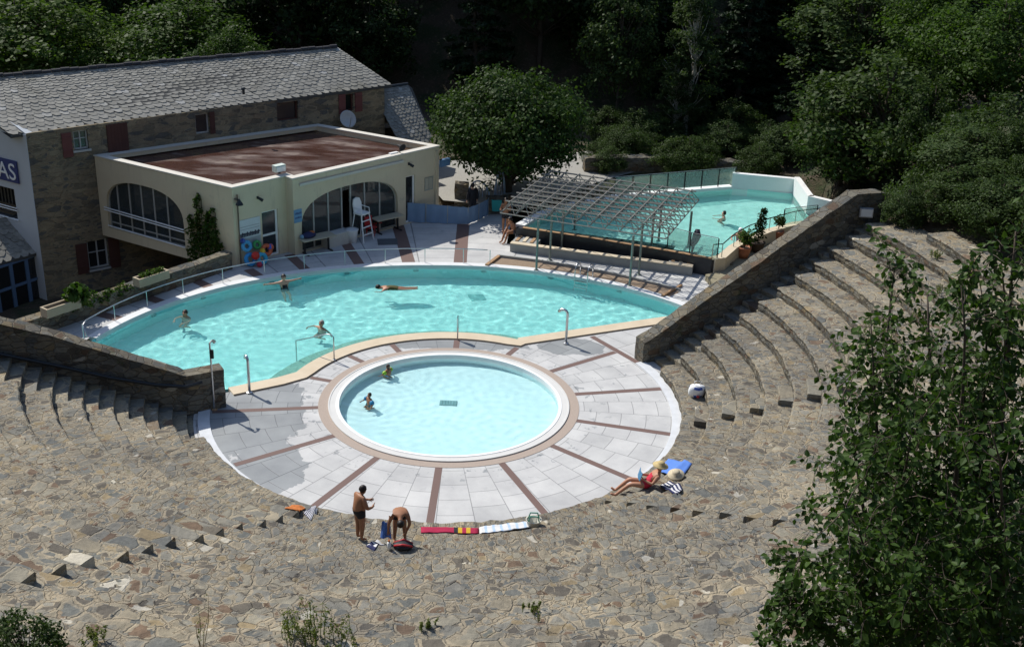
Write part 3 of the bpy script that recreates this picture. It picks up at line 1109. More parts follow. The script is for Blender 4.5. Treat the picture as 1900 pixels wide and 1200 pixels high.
def slates(mb, e0, e1, r0, r1, first=.40, last=.2, wid=.46, seed=1, clip=None):
    """pointed overlapping slates from eave e0-e1 up to ridge r0-r1"""
    rnd = random.Random(seed)
    e0, e1, r0, r1 = (Vector(p) for p in (e0, e1, r0, r1))
    nrm = (e1-e0).cross(r0-e0).normalized()
    if nrm.z < 0:
        nrm = -nrm
    L = ((r0-e0).length+(r1-e1).length)/2
    t, row = 0.0, 0
    while t < 1.0:
        ex = first+(last-first)*t
        h = ex*1.75/L
        a, b = e0.lerp(r0, t), e1.lerp(r1, t)
        a2, b2 = e0.lerp(r0, min(1, t+h)), e1.lerp(r1, min(1, t+h))
        W = (b-a).length
        w = wid*(1.05-.35*t)
        n = max(2, int(W/w))
        for k in range(-1, n+1):
            s0 = (k+.5*(row % 2)+rnd.uniform(-.08, .08))/n
            s1 = s0+1.0/n*rnd.uniform(.98, 1.1)
            s0, s1 = max(0, s0), min(1, s1)
            if s1-s0 < .3/n:
                continue
            dz = rnd.uniform(.0, .018)
            lift0, lift1 = nrm*(.035+dz), nrm*.006
            q = rnd.uniform(-.06, .06)
            lo0, lo1 = a.lerp(b, s0), a.lerp(b, s1)
            hi0, hi1 = a2.lerp(b2, s0), a2.lerp(b2, s1)
            mid = lo0.lerp(lo1, .5+q)
            dn = (lo0-hi0)*rnd.uniform(-.02, .06)
            c0, c1 = lo0.lerp(hi0, .30), lo1.lerp(hi1, .30)
            m1, m2 = lo0.lerp(lo1, .26)+dn, lo0.lerp(lo1, .74)+dn
            vs = [c0+lift0*.8, m1+lift0, m2+lift0, c1+lift0*.8, hi1+lift1, hi0+lift1]
            vs += [v-nrm*.02 for v in vs[:4]]
            mb.add(vs, [(0, 1, 2, 3, 4, 5), (6, 7, 1, 0), (7, 8, 2, 1), (8, 9, 3, 2)])
        t += ex/L
        row += 1
    return mb

m, nt, bs = newmat('roof_slate')
g = nt.nodes.new('ShaderNodeNewGeometry')
v = geo_pos(nt)
a = noisetex(nt, v, 5, 4, .65)
b = noisetex(nt, v, .5, 3)
c = ramp(nt, g.outputs['Random Per Island'], [(0, (.205, .2, .178)), (.4, (.245, .24, .215)), (.75, (.27, .265, .24)), (.95, (.31, .30, .265)), (1, (.38, .385, .38))])
c = mix(nt, 1.0, c, ramp(nt, a.outputs[0], [(.3, (.72, .72, .72)), (.7, (1.2, 1.18, 1.12))]), 'MULTIPLY')
c = mix(nt, maprange(nt, b.outputs[0], .5, .7, 0, .35), c, (.15, .14, .09))
nt.links.new(c, bs.inputs['Base Color'])
bs.inputs['Roughness'].default_value = .7
bump(nt, bs, a.outputs[0], .4, .02)
M_SLATE = m
M_DARKWIN = plain('dark_glazing', (.018, .02, .022), .12, spec=.6)

# --- stone house
M_OLDWHITE = plain('old_white_paint', (.46, .47, .46), .6, var=.15)
K, G = (-22.2, 52.1), (-7.4, 64.1)
HW = Plane(K, G)
house = empty('stone_house', (-16, 60, -3), 'long rubble stone house with a grey slate roof and brown shutters, behind the flat-roofed building', 'house')
wins = [(2.1, 2.78, 3.98, 4.88), (8.1, 8.82, 3.95, 4.95), (12.55, 13.77, 4.05, 5.0), (16.62, 17.1, 4.1, 5.02), (2.17, 3.15, -1.95, -.5)]
mb = MB()
HW.wall(mb, [(0, -3.3), (HW.L, -3.3), (HW.L, 5.2), (0, 5.05)], .5, [rect(*w)[::-1] for w in wins])
mb.prism([V2(*G), V2(*G)+V2(-.629, .777)*7.2, V2(*G)+V2(-.629, .777)*7.2-V2(.777, .629)*.4, V2(*G)-V2(.777, .629)*.4], -3.3, 5.1)
mb.build('wall', M_HOUSE, house)
for i, (u0, u1, z0, z1) in enumerate(wins):
    fr = MB()
    HW.flat(fr, rect(u0, u1, z0, z1), -.2, -.14, [rect(u0+.07, u1-.07, z0+.07, z1-.07)[::-1]])
    if i in (0, 4):
        HW.box(fr, (u0+u1)/2-.03, (u0+u1)/2+.03, z0+.07, z1-.07, -.195, -.145)
        HW.box(fr, u0+.07, u1-.07, z0+(z1-z0)*.55, z0+(z1-z0)*.55+.04, -.19, -.15)
        HW.box(fr, u0-.08, u1+.08, z0-.1, z0, -.1, .06)
    f = fr.build('window', M_OLDWHITE if i in (0, 1, 4) else M_BROWNWOOD, house)
    p = MB()
    HW.box(p, u0, u1, z0, z1, -.26, -.2)
    p.build('pane', M_DARKWIN, f)
for u0, u1, z0, z1, mt in ((1.55, 2.0, 3.72, 4.86, M_REDWOOD), (16.18, 16.58, 4.02, 5.05, M_REDWOOD), (17.18, 17.62, 4.02, 5.05, M_REDWOOD), (1.6, 2.14, -2.06, -.55, M_BROWNWOOD), (3.18, 3.7, -2.06, -.5, M_BROWNWOOD), (8.84, 9.1, 3.9, 5.0, M_BROWNWOOD)):
    p = MB()
    HW.box(p, u0, u1, z0, z1, .01, .06)
    for q in (.2, .75):
        HW.box(p, u0+.03, u1-.03, z0+(z1-z0)*q, z0+(z1-z0)*q+.09, .06, .085)
    p.build('shutter', mt, house)
p = MB()
HW.box(p, 3.66, 4.66, 3.6, 5.0, .005, .06)
for q in range(6):
    HW.box(p, 3.7+q*.16, 3.72+q*.16, 3.62, 4.98, .06, .07)
p.build('door', M_BROWNWOOD, house)
# gable wall, white, with a dark window behind a white rail
GD = Vector((-.87, .5, 0)).normalized()
GW = Plane((K[0]+GD.x*9, K[1]+GD.y*9), K)
mb = MB()
GW.wall(mb, [(0, -3.3), (9, -3.3), (9, 5.05), (4.5, 6.9), (0, 5.05)], .4, [rect(5.6, 7.65, .62, 2.2)[::-1]])
GW.box(mb, 8.72, 9.02, -3.3, 5.0, .005, .03)
mb.build('gable_wall', plain('gable_plaster', (.55, .58, .60), .85, var=.06, scale=1.2), house, label='pale plastered end wall')
p = MB()
GW.box(p, 5.6, 7.65, .62, 2.2, -.3, -.25)
for q in range(9):
    GW.box(p, 5.7+q*.24, 5.75+q*.24, 1.3, 2.2, -.25, -.2)
w = p.build('window', M_DARKWIN, house)
p = MB()
for z in (.72, 1.18, 1.3):
    p.tube([GW.at(5.5, z, .06), GW.at(7.75, z, .06)], .025, 6)
p.build('rail', M_WHITE, w)
# roof
EL, ER = P(20, 252, 5.0), P(728, 158, 5.24)
RL, RR = P(-105, 151, 6.95), P(625, 88, 6.95)
mb = MB()
mb.cur = 1
slates(mb, EL, ER, RL, RR, .31, .15, .40, 3)
mb.cur = 0
back = Vector((-.629, .777, 0))
BL_, BR_ = EL+back*8.2, ER+back*7.6
dn = Vector((0, 0, -.12))
mb.add([EL, ER, RR, RL, BR_, BL_, EL+dn, ER+dn, BR_+dn, BL_+dn], [(0, 1, 2, 3), (1, 4, 2), (4, 5, 3, 2), (5, 0, 3), (6, 7, 1, 0), (7, 8, 4, 1), (9, 8, 7, 6)])
slates_m = [plain('roof_boards', (.08, .08, .075), .9), M_SLATE]
roof = mb.build('roof', slates_m, house)
mb = MB()
for k in range(46):
    a, b = RL.lerp(RR, k/46), RL.lerp(RR, (k+.94)/46)
    j = Z3*(.05*math.sin(k*1.7)*.5)
    mb.tube([a+Z3*.03+j, b+Z3*.03+j], .12, 8)
mb.build('ridge_tiles', plain('dark_ridge', (.035, .035, .04), .8, var=.3), roof)
q = P(452, 175, 5.75)
mb = MB()
mb.tube([q, q+Z3*.25], .07, 8)
mb.lathe(q+Z3*.25, [(.13, 0), (.1, .08), (.02, .1)], 10)
mb.build('vent_pipe', M_DARKM, roof)

# sign board with white letters
sg = empty('sign_board', GW.at(6.3, 2.55, .03), 'navy blue sign with white capitals on the pale end wall of the stone house', 'sign')
mb = MB()
GW.box(mb, 4.2, 8.15, 2.56, 3.62, .01, .07)
mb.build('board', plain('navy_board', (.03, .045, .17), .6), sg)
fc = bpy.data.curves.new('letters', 'FONT')
fc.body = 'AS'
fc.size = 1.12
fc.extrude = .012
fo = bpy.data.objects.new('letters', fc)
COL.objects.link(fo)
dg = bpy.context.evaluated_depsgraph_get()
me = bpy.data.meshes.new_from_object(fo.evaluated_get(dg))
bpy.data.objects.remove(fo)
fo = bpy.data.objects.new('letters', me)
COL.objects.link(fo)
me.materials.append(M_WHITE)
fo.parent = sg
wid = max(v.co.x for v in me.vertices)
rm = Matrix((GW.u, Z3, GW.n)).transposed().to_4x4()
fo.matrix_local = Matrix.Translation(GW.at(8.02-wid, 2.70, .085)-sg.location) @ rm

# --- low slate roofed porch in front of the gable
porch = empty('porch', P(0, 560, -3), 'small blue framed glazed porch with slate roof, beside the pale end wall', 'porch')
a, b, c, d = P(71, 469, -.75), P(-60, 506, -.75), P(-90, 372, .9), P(40, 442, -.2)
c = a+(b-a)*.9+Vector((-1.2, 1.9, 1.55))
d = a+(b-a)*.12+Vector((-1.0, 1.7, 1.35))
mb = MB()
mb.cur = 1
slates(mb, b, a, c, d, .34, .22, .42, 9)
mb.cur = 0
mb.add([a, b, c, d, a+dn, b+dn, c+dn, d+dn], [(0, 1, 2, 3), (4, 5, 1, 0), (7, 4, 0, 3), (7, 6, 5, 4)])
rf = mb.build('roof', slates_m, porch)
mb = MB()
mb.tube([d+Z3*.05, a+Z3*.05], .09, 6)
mb.build('verge_flashing', M_DARKM, rf)
PWd = Plane((b.x+.3, b.y+.25), (a.x-.05, a.y+.3))
M_BLUEFR = plain('blue_frame', (.10, .17, .28), .55)
mb = MB()
L = PWd.L
PWd.flat(mb, rect(0, L, -3.2, -.85), 0, .08, [rect(k*L/4+.09, (k+1)*L/4-.09, z0, z1)[::-1] for k in range(4) for z0, z1 in ((-3.1, -2.1), (-1.98, -.95))])
fr = mb.build('frame', M_BLUEFR, porch)
mb = MB()
PWd.box(mb, 0, L, -3.2, -.85, -.02, .02)
mb.build('pane', M_DARKWIN, fr)

# --- flat roofed pool house
A, Q1, B, T, D, E = (-12.43, 49.64), (-10.1, 51.35), (-3.97, 57.99), (-10.5, 51.72), (-19.87, 53.93), (-10.62, 61.46)
BH = empty('pool_house', (-11.5, 55.5, 0), 'cream flat-roofed pool building with arched windows and a rusty brown roof', 'building')
B1, B2, SD = Plane(A, T), Plane(Q1, B), Plane(D, A)
RS = Plane(B, E)
def arch(u0, u1, z0, zs, zt, ex=2.5, n=24):
    pts = [(u0, z0), (u1, z0)]
    for k in range(n+1):
        t = math.cos(PI*k/n)
        s = (1-abs(t)**ex)**(1/ex)
        pts.append(((u0+u1)/2+(u1-u0)/2*t, zs+(zt-zs)*s))
    return pts
mb = MB()
door1 = rect(1.48, 2.36, .03, 2.2)
B1.wall(mb, rect(0, B1.L+.1, -3.2, 3.42), .3, [door1[::-1]])
archF = arch(.42, 6.28, .03, 1.25, 2.7)
doorR = rect(6.8, 7.42, .05, 2.45)
B2.wall(mb, rect(0, B2.L, -.5, 3.42), .35, [archF[::-1], doorR[::-1]])
RET = Plane(T, Q1)
RET.wall(mb, rect(-.2, RET.L, -.5, 3.42), .3)
archS = arch(.5, 5.5, .18, 1.3, 2.72)
SD.wall(mb, [(0, -.3), (5.75, -.3), (5.75, -3.2), (SD.L, -3.2), (SD.L, 3.42), (0, 3.42)], .32, [archS[::-1]])
RS.wall(mb, rect(0, RS.L, -.5, 3.42), .3)
mb.prism([V2(-19.6, 54.0), V2(-15.2, 51.5), V2(-13.0, 50.6), V2(-4.5, 58.0), V2(-10.5, 61.2)], -.3, -.02)
mb.build('wall', M_RENDER, BH)
outl = [V2(*p) for p in (A, T, Q1, B, E, D)]
def inset(pts, d):
    return offset_poly(pts, -d)
mb = MB()
mb.prism(offset_poly(outl, .0), 3.42, 3.6, [inset(outl, .30)[::-1]])
par = mb.build('parapet', M_RENDER, BH)
mb = MB()
mb.prism(offset_poly(outl, .035), 3.602, 3.66, [inset(outl, .33)[::-1]])
mb.build('coping', M_CAP, par)
mb = MB()
B2.box(mb, .35, 6.6, 3.22, 3.34, .0, .09)
mb.build('cornice', M_CAP, BH)
mb = MB()
sheet(mb, inset(outl, .2), 3.36)
m, nt, bs = newmat('rusty_roof_felt')
v = geo_pos(nt)
a1 = noisetex(nt, vscale(nt, v, (1, 1, 1)), .9, 5, .6)
rt = nt.nodes.new('ShaderNodeMapping')
rt.inputs['Rotation'].default_value = (0, 0, R_(30))
rt.inputs['Scale'].default_value = (.55, 1.7, 1)
nt.links.new(v, rt.inputs[0])
a2 = noisetex(nt, rt.outputs[0], .62, 4, .6)
a3 = noisetex(nt, v, 22, 3, .7)
c = mix(nt, a1.outputs[0], (.035, .015, .011), (.10, .04, .025))
c = mix(nt, maprange(nt, a2.outputs[0], .59, .64, 0, .75), c, (.22, .165, .135))
c = mix(nt, maprange(nt, a1.outputs[0], .60, .70, 0, .6), c, (.085, .07, .028))
c = mix(nt, .35, c, mix(nt, 1.0, c, a3.outputs['Color'], 'MULTIPLY'))
nt.links.new(c, bs.inputs['Base Color'])
nt.links.new(maprange(nt, a2.outputs[0], .4, .62, .22, .6), bs.inputs['Roughness'])
bump(nt, bs, a3.outputs[0], .3, .02)
mb.build('flat_roof', m, BH)
# front glazing under the arch
def glaze(pl, arc, uu, bars, name, par, zb, open_gap=None, depth=-.2):
    fr = MB()
    zt = lambda u: max([z for (x, z) in arc if abs(x-u) < .28] or [0])
    pl.flat(fr, arc, depth, depth+.07, [[((x-uc)*.975+uc, (z-zb)*.965+zb+.05) for (x, z) in arc for uc in [(arc[0][0]+arc[1][0])/2]][::-1]])
    for u in uu:
        pl.box(fr, u-.04, u+.04, zb, zt(u)-.05, depth, depth+.065)
    for z in bars:
        pl.box(fr, arc[0][0]+.1, arc[1][0]-.1, z, z+.06, depth+.002, depth+.06)
    w = fr.build(name, plain('window_frame_paint', (.36, .36, .34), .5), par)
    pn = MB()
    pl.flat(pn, [(x, z) for x, z in arc], depth+.02, depth+.032, [rect(*open_gap)[::-1]] if open_gap else [])
    pn.build('pane', M_PANE, w)
    return w
glaze(B2, archF, [1.22, 2.08, 2.88, 3.42, 4.28, 5.22], [], 'window', BH, .03, (2.92, 3.38, .1, 2.45))
w = glaze(SD, archS, [1.15, 1.95, 2.75, 3.55, 4.4], [.42], 'window', BH, .18)
p = MB()
for z in (.95, 1.07):
    p.tube([SD.at(.35, z+.12, .05), SD.at(5.55, z+.02, .05)], .03, 6)
p.tube([SD.at(.5, .3, .03), SD.at(5.5, .22, .03)], .03, 6)
p.build('balcony_rail', M_WHITE, w)
# doors
for pl, (u0, u1, z0, z1), mid in ((B1, (1.48, 2.36, .03, 2.2), True), (B2, (6.8, 7.42, .05, 2.45), False)):
    fr = MB()
    pl.flat(fr, rect(u0, u1, z0, z1), -.16, -.08, [rect(u0+.05, u1-.1, z0+.08, z1-.06)[::-1]])
    if mid:
        pl.box(fr, u0+.05, u1-.1, 1.0, 1.1, -.155, -.085)
    d_ = fr.build('door', M_WHITE, BH)
    pn = MB()
    pl.box(pn, u0+.05, u1-.1, z0+.08, z1-.06, -.135, -.12)
    pn.build('pane', M_DARKWIN, d_)
p = MB()
p.tube([B1.at(.2, 3.3, .08), B1.at(.2, .0, .08)], .03, 8)
p.build('downpipe', plain('brown_pipe', (.14, .10, .07), .6), BH)
# interior things that show through the glass
mb = MB()
mb.prism([V2(-18.9, 54.2), V2(-13.0, 50.8), V2(-4.8, 58.0), V2(-10.8, 61.0)], -.015, .012)
mb.build('floor', plain('floor_tiles', (.30, .28, .25), .4), BH)
mb = MB()
mb.prism([V2(-17.5, 56.0), V2(-11.0, 61.2), V2(-11.2, 61.4), V2(-17.7, 56.2)], .02, 3.3)
mb.build('back_wall', plain('inside_plaster', (.35, .34, .31), .8), BH)

# --- rear wing
wing = empty('rear_wing', (-6.5, 65.5, .5), 'lower slate roofed wing standing behind the right end of the stone house', 'building')
r0, r1 = P(688, 167, 4.8), P(756, 157, 4.8)
fall = Vector((.66, -.75, -.91))
l0, l1, l2 = r0+fall*2.85, P(805, 262, 2.2), P(803, 220, 3.2)
mb = MB()
mb.cur = 1
slates(mb, l0, l1, r0, r1, .24, .17, .28, 5)
mb.cur = 0
mb.add([l0, l1, r1, r0, l1+Vector((-2.2, 3.2, 0)), r0+Vector((-2, 2, -2)), r1+Vector((.2, .6, -.3))], [(0, 1, 2, 3), (1, 4, 6, 2), (4, 5, 3, 2)])
rf = mb.build('roof', slates_m, wing)
MB().tube([r0+Z3*.04, r1+Z3*.04], .09, 8).build('ridge_tiles', M_DARKM, rf)
mb = MB()
mb.prism([V2(l0.x-.2, l0.y+.2), V2(l1.x-.3, l1.y+.2), V2(l1.x-2.2, l1.y+3), V2(r0.x-1.5, r0.y+1.5)], -.5, 2.15)
mb.build('wall', M_HOUSE, wing)

# --- fittings on the pool house
t = empty('floodlight', P(518, 322, 3.66), 'white box floodlight standing on the parapet above the pool house door', 'lamp')
c = t.location
MB().box(c+Vector((0, 0, .05)), (.12, .12, .1)).build('foot', M_DARKM, t)
MB().box(c+Vector((0, 0, .26)), (.55, .3, .3), R_(47)).build('housing', plain('pale_green_white', (.6, .68, .62), .5), t)
MB().box(c+Vector((.12, -.13, .24)), (.46, .03, .22), R_(47)).build('lens', M_WHITE, t)
t = empty('wall_lamp', B1.at(.1, 3.05, 0), 'black cone lamp on the left corner of the pool house', 'lamp')
MB().tube([B1.at(.1, 3.1, 0), B1.at(.18, 3.12, .25)], .025, 8).build('arm', M_DARKM, t)
MB().lathe(B1.at(.18, 2.88, .25), [(.17, 0), (.15, .06), (.06, .2), (.03, .27)], 14).build('shade', M_DARKM, t)
for nm, q, lb in (('wall_lamp', B1.at(1.3, 2.93, .02), 'small black spotlight on the cream wall above the poster'), ('wall_lamp', B2.at(6.98, 3.08, .02), 'small black spotlight above the right hand door of the pool house')):
    t = empty(nm, q, lb, 'lamp')
    MB().box(q, (.08, .06, .12), R_(47)).build('bracket', M_DARKM, t)
    MB().tube([q+B1.n*.04, q+B1.n*.2+B1.u*.14+Z3*-.12], [.05, .075], 10).build('head', M_DARKM, t)
t = empty('loudspeaker', P(742, 284, 3.66), 'small black horn loudspeaker on the parapet near the right corner of the pool house', 'loudspeaker')
c = t.location
MB().tube([c, c+Z3*.25], .025, 8).build('post', M_DARKM, t)
MB().tube([c+Vector((-.1, .1, .34)), c+Vector((.05, -.05, .34)), c+Vector((.14, -.14, .3))], [.06, .09, .2], 12).build('horn', M_BLACK, t)
MB().box(c+Vector((-.3, -.1, .02)), (.5, .16, .05), R_(47)).build('base', M_WHITE, t)
t = empty('satellite_dish', HW.at(16.5, 3.75, .3), 'white satellite dish on the stone house wall above the flat roof', 'dish')
c = t.location
ax = (Vector((.75, .3, 0)).normalized(), Vector((-.25, .5, .8)).normalized(), Vector((.55, -.72, .42)).normalized())
X = ax[2].cross(Z3).normalized()
Y = ax[2].cross(X).normalized()
MB().lathe(c, [(.02, 0), (.2, .02), (.36, .07), (.47, .14), (.475, .13), (.36, .05), (.2, 0), (.02, -.02)], 22, (X, Y, ax[2])).build('reflector', plain('dish_white', (.5, .51, .51), .5), t, True)
MB().tube([c+Y*.45+ax[2]*.1, c+ax[2]*.5, ], .02, 6).build('feed_arm', M_GALV, t)
MB().tube([c, c-HW.n*.35-Z3*.1], .03, 8).build('bracket', M_GALV, t)
t = empty('box_sign', B2.at(B2.L+.0, 2.6, .1), 'blue box sign sticking out from the right corner of the pool house', 'sign')
MB().box(B2.at(B2.L+.3, 2.75, .1), (.62, .16, .36), ax=(B2.u, B2.n, Z3)).build('box', plain('light_blue_box', (.12, .24, .42), .5), t)
MB().tube([B2.at(B2.L-.05, 2.95, .1), B2.at(B2.L+.1, 2.95, .1)], .03, 6).build('bracket', M_DARKM, t)
# signs and frames on the front wall
t = empty('wall_sign', B2.at(.08, 1.55, .01), 'light blue notice with two lines of dark lettering on the pillar by the arch', 'sign')
p = MB()
B2.box(p, -.0, .44, 1.53, 2.15, .004, .025)
p.build('board', plain('light_blue_board', (.16, .32, .50), .6), t)
p = MB()
rnd = random.Random(4)
for z in (1.72, 1.92):
    u = .05
    while u < .38:
        w = rnd.uniform(.03, .06)
        B2.box(p, u, u+w, z, z+rnd.uniform(.06, .1), .025, .029)
        u += w+.018
p.build('lettering', plain('dark_lettering', (.05, .08, .2), .7), t)
t = empty('poster', B1.at(.8, .7, .01), 'white poster with a dark band of figures on the cream wall beside the door', 'poster')
p = MB()
B1.box(p, .24, 1.36, .62, 2.06, .005, .03)
p.build('board', plain('poster_white', (.60, .64, .66), .6), t)
p = MB()
for k, u in enumerate(np.arange(.28, 1.3, .085)):
    B1.box(p, u, u+.07, 1.26, 1.38+.1*abs(math.sin(k*1.9)), .03, .034)
B1.box(p, .27, 1.33, 1.36, 1.42, .03, .0335)
p.build('figures', plain('poster_ink', (.035, .035, .06), .7), t)
p = MB()
B1.box(p, .25, 1.35, .66, 1.2, .03, .033)
p.build('lower_panel', plain('poster_grey', (.38, .42, .44), .6), t)
p = MB()
for z in (1.6, 1.72):
    B1.box(p, .3, 1.3, z, z+.025, .03, .033)
p.build('lines', plain('poster_grey_line', (.3, .33, .36), .6), t)
t = empty('notice_frame', B2.at(8.3, 1.5, .01), 'grey framed notice on the cream wall near the right corner of the pool house', 'sign')
p = MB()
B2.flat(p, rect(8.05, 8.62, 1.48, 2.16), .004, .03, [rect(8.09, 8.58, 1.52, 2.12)[::-1]])
B2.box(p, 8.32, 8.345, 1.5, 2.14, .004, .028)
p.build('frame', M_GALV, t)
p = MB()
B2.box(p, 8.06, 8.61, 1.49, 2.15, .003, .012)
p.build('sheet', plain('notice_paper', (.47, .45, .36), .7), t)
# ------------------------------------------------------------------ foliage
def leaves(rng, centres, radii, per, size, up=.55, flat=.7, droop=0.0, asp=.62, cen=None):
    """kite-shaped leaf faces scattered in clumps; returns vertex and face arrays"""
    C_ = np.repeat(np.asarray(centres, float), per, axis=0)
    Rr = np.repeat(np.asarray(radii, float), per)
    n = len(C_)
    d = rng.normal(size=(n, 3))
    d /= np.linalg.norm(d, axis=1)[:, None]
    rad = Rr*(rng.random(n)**.45)
    p = C_+d*rad[:, None]*np.array([1, 1, flat])
    p[:, 2] -= droop*rng.random(n)
    cen = np.asarray(centres, float).mean(axis=0) if cen is None else np.asarray(cen, float)
    o = p-cen
    o /= np.linalg.norm(o, axis=1)[:, None]+1e-6
    nrm = o*.45+np.array([0, 0, up])+rng.normal(size=(n, 3))*.55+d*.25
    nrm /= np.linalg.norm(nrm, axis=1)[:, None]
    t = np.cross(nrm, rng.normal(size=(n, 3)))
    if droop:
        t = t*.4+np.array([0, 0, -1.0])
        t -= nrm*np.sum(t*nrm, axis=1)[:, None]
    t /= np.linalg.norm(t, axis=1)[:, None]+1e-9
    b = np.cross(nrm, t)
    s = size*(.6+.8*rng.random(n))[:, None]
    tip, tail = p+t*s*.5, p-t*s*.5
    l = p+b*s*.5*asp-nrm*s*.08
    r = p-b*s*.5*asp-nrm*s*.08
    v = np.stack([tail, r, tip, l], axis=1).reshape(-1, 3)
    f = np.arange(n*4).reshape(-1, 4)
    return v, f

def leaf_mesh(name, v, f, mat):
    me = bpy.data.meshes.new(name)
    n = len(f)
    me.vertices.add(len(v))
    me.vertices.foreach_set('co', np.ascontiguousarray(v, dtype=np.float32).ravel())
    me.loops.add(n*4)
    me.loops.foreach_set('vertex_index', np.ascontiguousarray(f, dtype=np.int32).ravel())
    me.polygons.add(n)
    me.polygons.foreach_set('loop_start', np.arange(0, n*4, 4, dtype=np.int32))
    me.update()
    me.validate()
    me.materials.append(mat)
    return me

def put(name, me, parent=None, loc=(0, 0, 0)):
    o = bpy.data.objects.new(name, me)
    COL.objects.link(o)
    o.parent = parent
    o.location = loc
    return o

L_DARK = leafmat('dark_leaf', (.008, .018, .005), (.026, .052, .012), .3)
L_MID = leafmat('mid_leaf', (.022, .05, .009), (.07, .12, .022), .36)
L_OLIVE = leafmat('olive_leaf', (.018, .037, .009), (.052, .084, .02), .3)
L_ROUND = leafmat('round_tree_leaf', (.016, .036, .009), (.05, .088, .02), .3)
L_WOOD = leafmat('wood_shade_leaf', (.010, .022, .007), (.032, .058, .015), .3)  # leaf colour darkened to stand for the deep shade of the wood
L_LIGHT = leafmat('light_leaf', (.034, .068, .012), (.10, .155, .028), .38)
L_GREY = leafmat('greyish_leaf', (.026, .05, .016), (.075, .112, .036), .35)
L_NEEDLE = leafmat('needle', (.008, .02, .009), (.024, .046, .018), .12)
M_BARK = plain('bark', (.075, .06, .045), .95, var=.35, scale=12, bmp=.6)
M_BIRCH = plain('birch_bark', (.5, .48, .43), .8, var=.35, scale=7)
M_TWIG = plain('twig', (.06, .045, .035), .8, var=.2)

# ------------------------------------------------------------------ pergola
M_POST = plain('post_steel', (.22, .25, .235), .5, .6, var=.25, scale=8)
FL, FR, BR = P(928, 395, 2.35), P(1236, 443, 2.35), P(1297, 371, 2.35)
BLc = FL+BR-FR
pg = empty('pergola', (FL+BR)/2-Z3*2.35, 'open metal lattice pergola on slim posts between the two turquoise pools', 'pergola')
NX, NY = 11, 9
ex, ey = (FR-FL)/NX, (BLc-FL)/NY
def bot(i, j):
    return FL+ex*i+ey*j
def top(i, j):
    return FL+ex*(i+.5)+ey*(j+.5)+Z3*.5
mb = MB()
for j in range(NY+1):
    mb.tube([bot(0, j), bot(NX, j)], .03, 5)
for i in range(NX+1):
    mb.tube([bot(i, 0), bot(i, NY)], .026, 5)
mb.build('lower_grid', M_LATTICE, pg)
mb = MB()
for j in range(NY):
    mb.tube([top(-.35, j), top(NX-.65, j)], .038, 5)
for i in range(NX):
    mb.tube([top(i, -.3), top(i, NY-.7)], .03, 5)
mb.build('upper_grid', M_LATTICE, pg)
mb = MB()
for i in range(NX):
    for j in range(NY):
        for di in (0, 1):
            for dj in (0, 1):
                mb.tube([bot(i+di, j+dj), top(i, j)], .019, 4, False)
mb.build('bracing', M_LATTICE, pg)
for x, y, z in ((995, 502, 0), (1168, 531, 0), (1020, 483, 0), (1185, 510, 0), (1042, 463, .1), (1207, 477, .1), (1065, 438, .3), (1221, 458, .3), (1276, 470, .3)):
    p = P(x, y, z)
    mb = MB()
    mb.tube([p, Vector((p.x, p.y, 2.36))], .055, 10)
    mb.lathe(p, [(.12, 0), (.12, .03), (.06, .05)], 12)
    mb.build('post', M_POST, pg)

# ------------------------------------------------------------------ cascade trough and bed
tr = empty('cascade_trough', P(1115, 480, 0), 'long grey concrete trough of dark water below the upper pool, under the pergola', 'trough')
a, b = P(946, 467, 0), P(1283, 512, 0)
u = (b-a).normalized()
n_ = Vector((-u.y, u.x, 0))
mb = MB()
mb.prism([a, b, b+n_*.28, a+n_*.28], -.2, .40)
mb.build('front_wall', M_CONC, tr)
mb = MB()
mb.prism([a-n_*.02, b-n_*.02, b+n_*.31, a+n_*.31], .402, .44)
mb.build('rim', M_CREAM, tr)
lipd = n_*1.45
for q, lb, w in ((a, 'left_end', 1.2), (b-u*1.15, 'right_end', 1.15)):
    e = MB()
    e.prism([q+n_*.32, q+u*w+n_*.32, q+u*w+lipd, q+lipd], -.2, .42)
    e = e.build('end_block', M_CONC, tr)
    for k in range(3):
        s = MB()
        c0 = q+u*(.12+.36*k)+n_*.4
        s.prism([c0, c0+u*.15, c0+u*.15+n_*.85, c0+n_*.85], .423, .46)
        s.build('tread', M_OCHRE if k % 2 == 0 else M_CREAM, e)
mb = MB()
sheet(mb, [a+u*1.2+n_*.3, b-u*1.15+n_*.3, b-u*1.15+n_*2.2, a+u*1.2+n_*2.2], .20)
struct('trough_water', mb, plain('dark_water', (.006, .008, .012), .08, spec=.5))
mb = MB()
bedp = [P(905, 495, 0), P(926, 478, 0), P(1000, 487, 0), P(1080, 500, 0), P(1160, 516, 0), P(1235, 533, 0), P(1262, 542, 0)]
for az in np.arange(50.5, 86.5, 2.5):
    bedp.append(pol(near(az)+.38, az))
bedp = bedp[::-1]
sheet(mb, bedp, .006)
struct('planting_bed', mb, plain('wood_chips', (.27, .20, .14), .95, var=.45, scale=11, bmp=.6))
def kerb(name, label, pts, w, h, mat, cat='kerb stone'):
    mb = MB()
    for i in range(len(pts)-1):
        d = (pts[i+1]-pts[i])
        mb.box((pts[i]+pts[i+1])/2+Z3*(h/2-.01), (d.length+.02, w, h+.02), math.atan2(d.y, d.x))
    o = mb.build(name, mat)
    tag(o, label, cat)
    return o
kerb('bed_kerb', 'short ochre kerb at the left end of the planting bed', [P(903, 494, 0), P(926, 477, 0)], .16, .1, M_OCHRE)
kerb('bed_kerb', 'short ochre kerb at the right end of the planting bed', [P(1229, 551, 0), P(1264, 531, 0)], .12, .1, M_OCHRE)
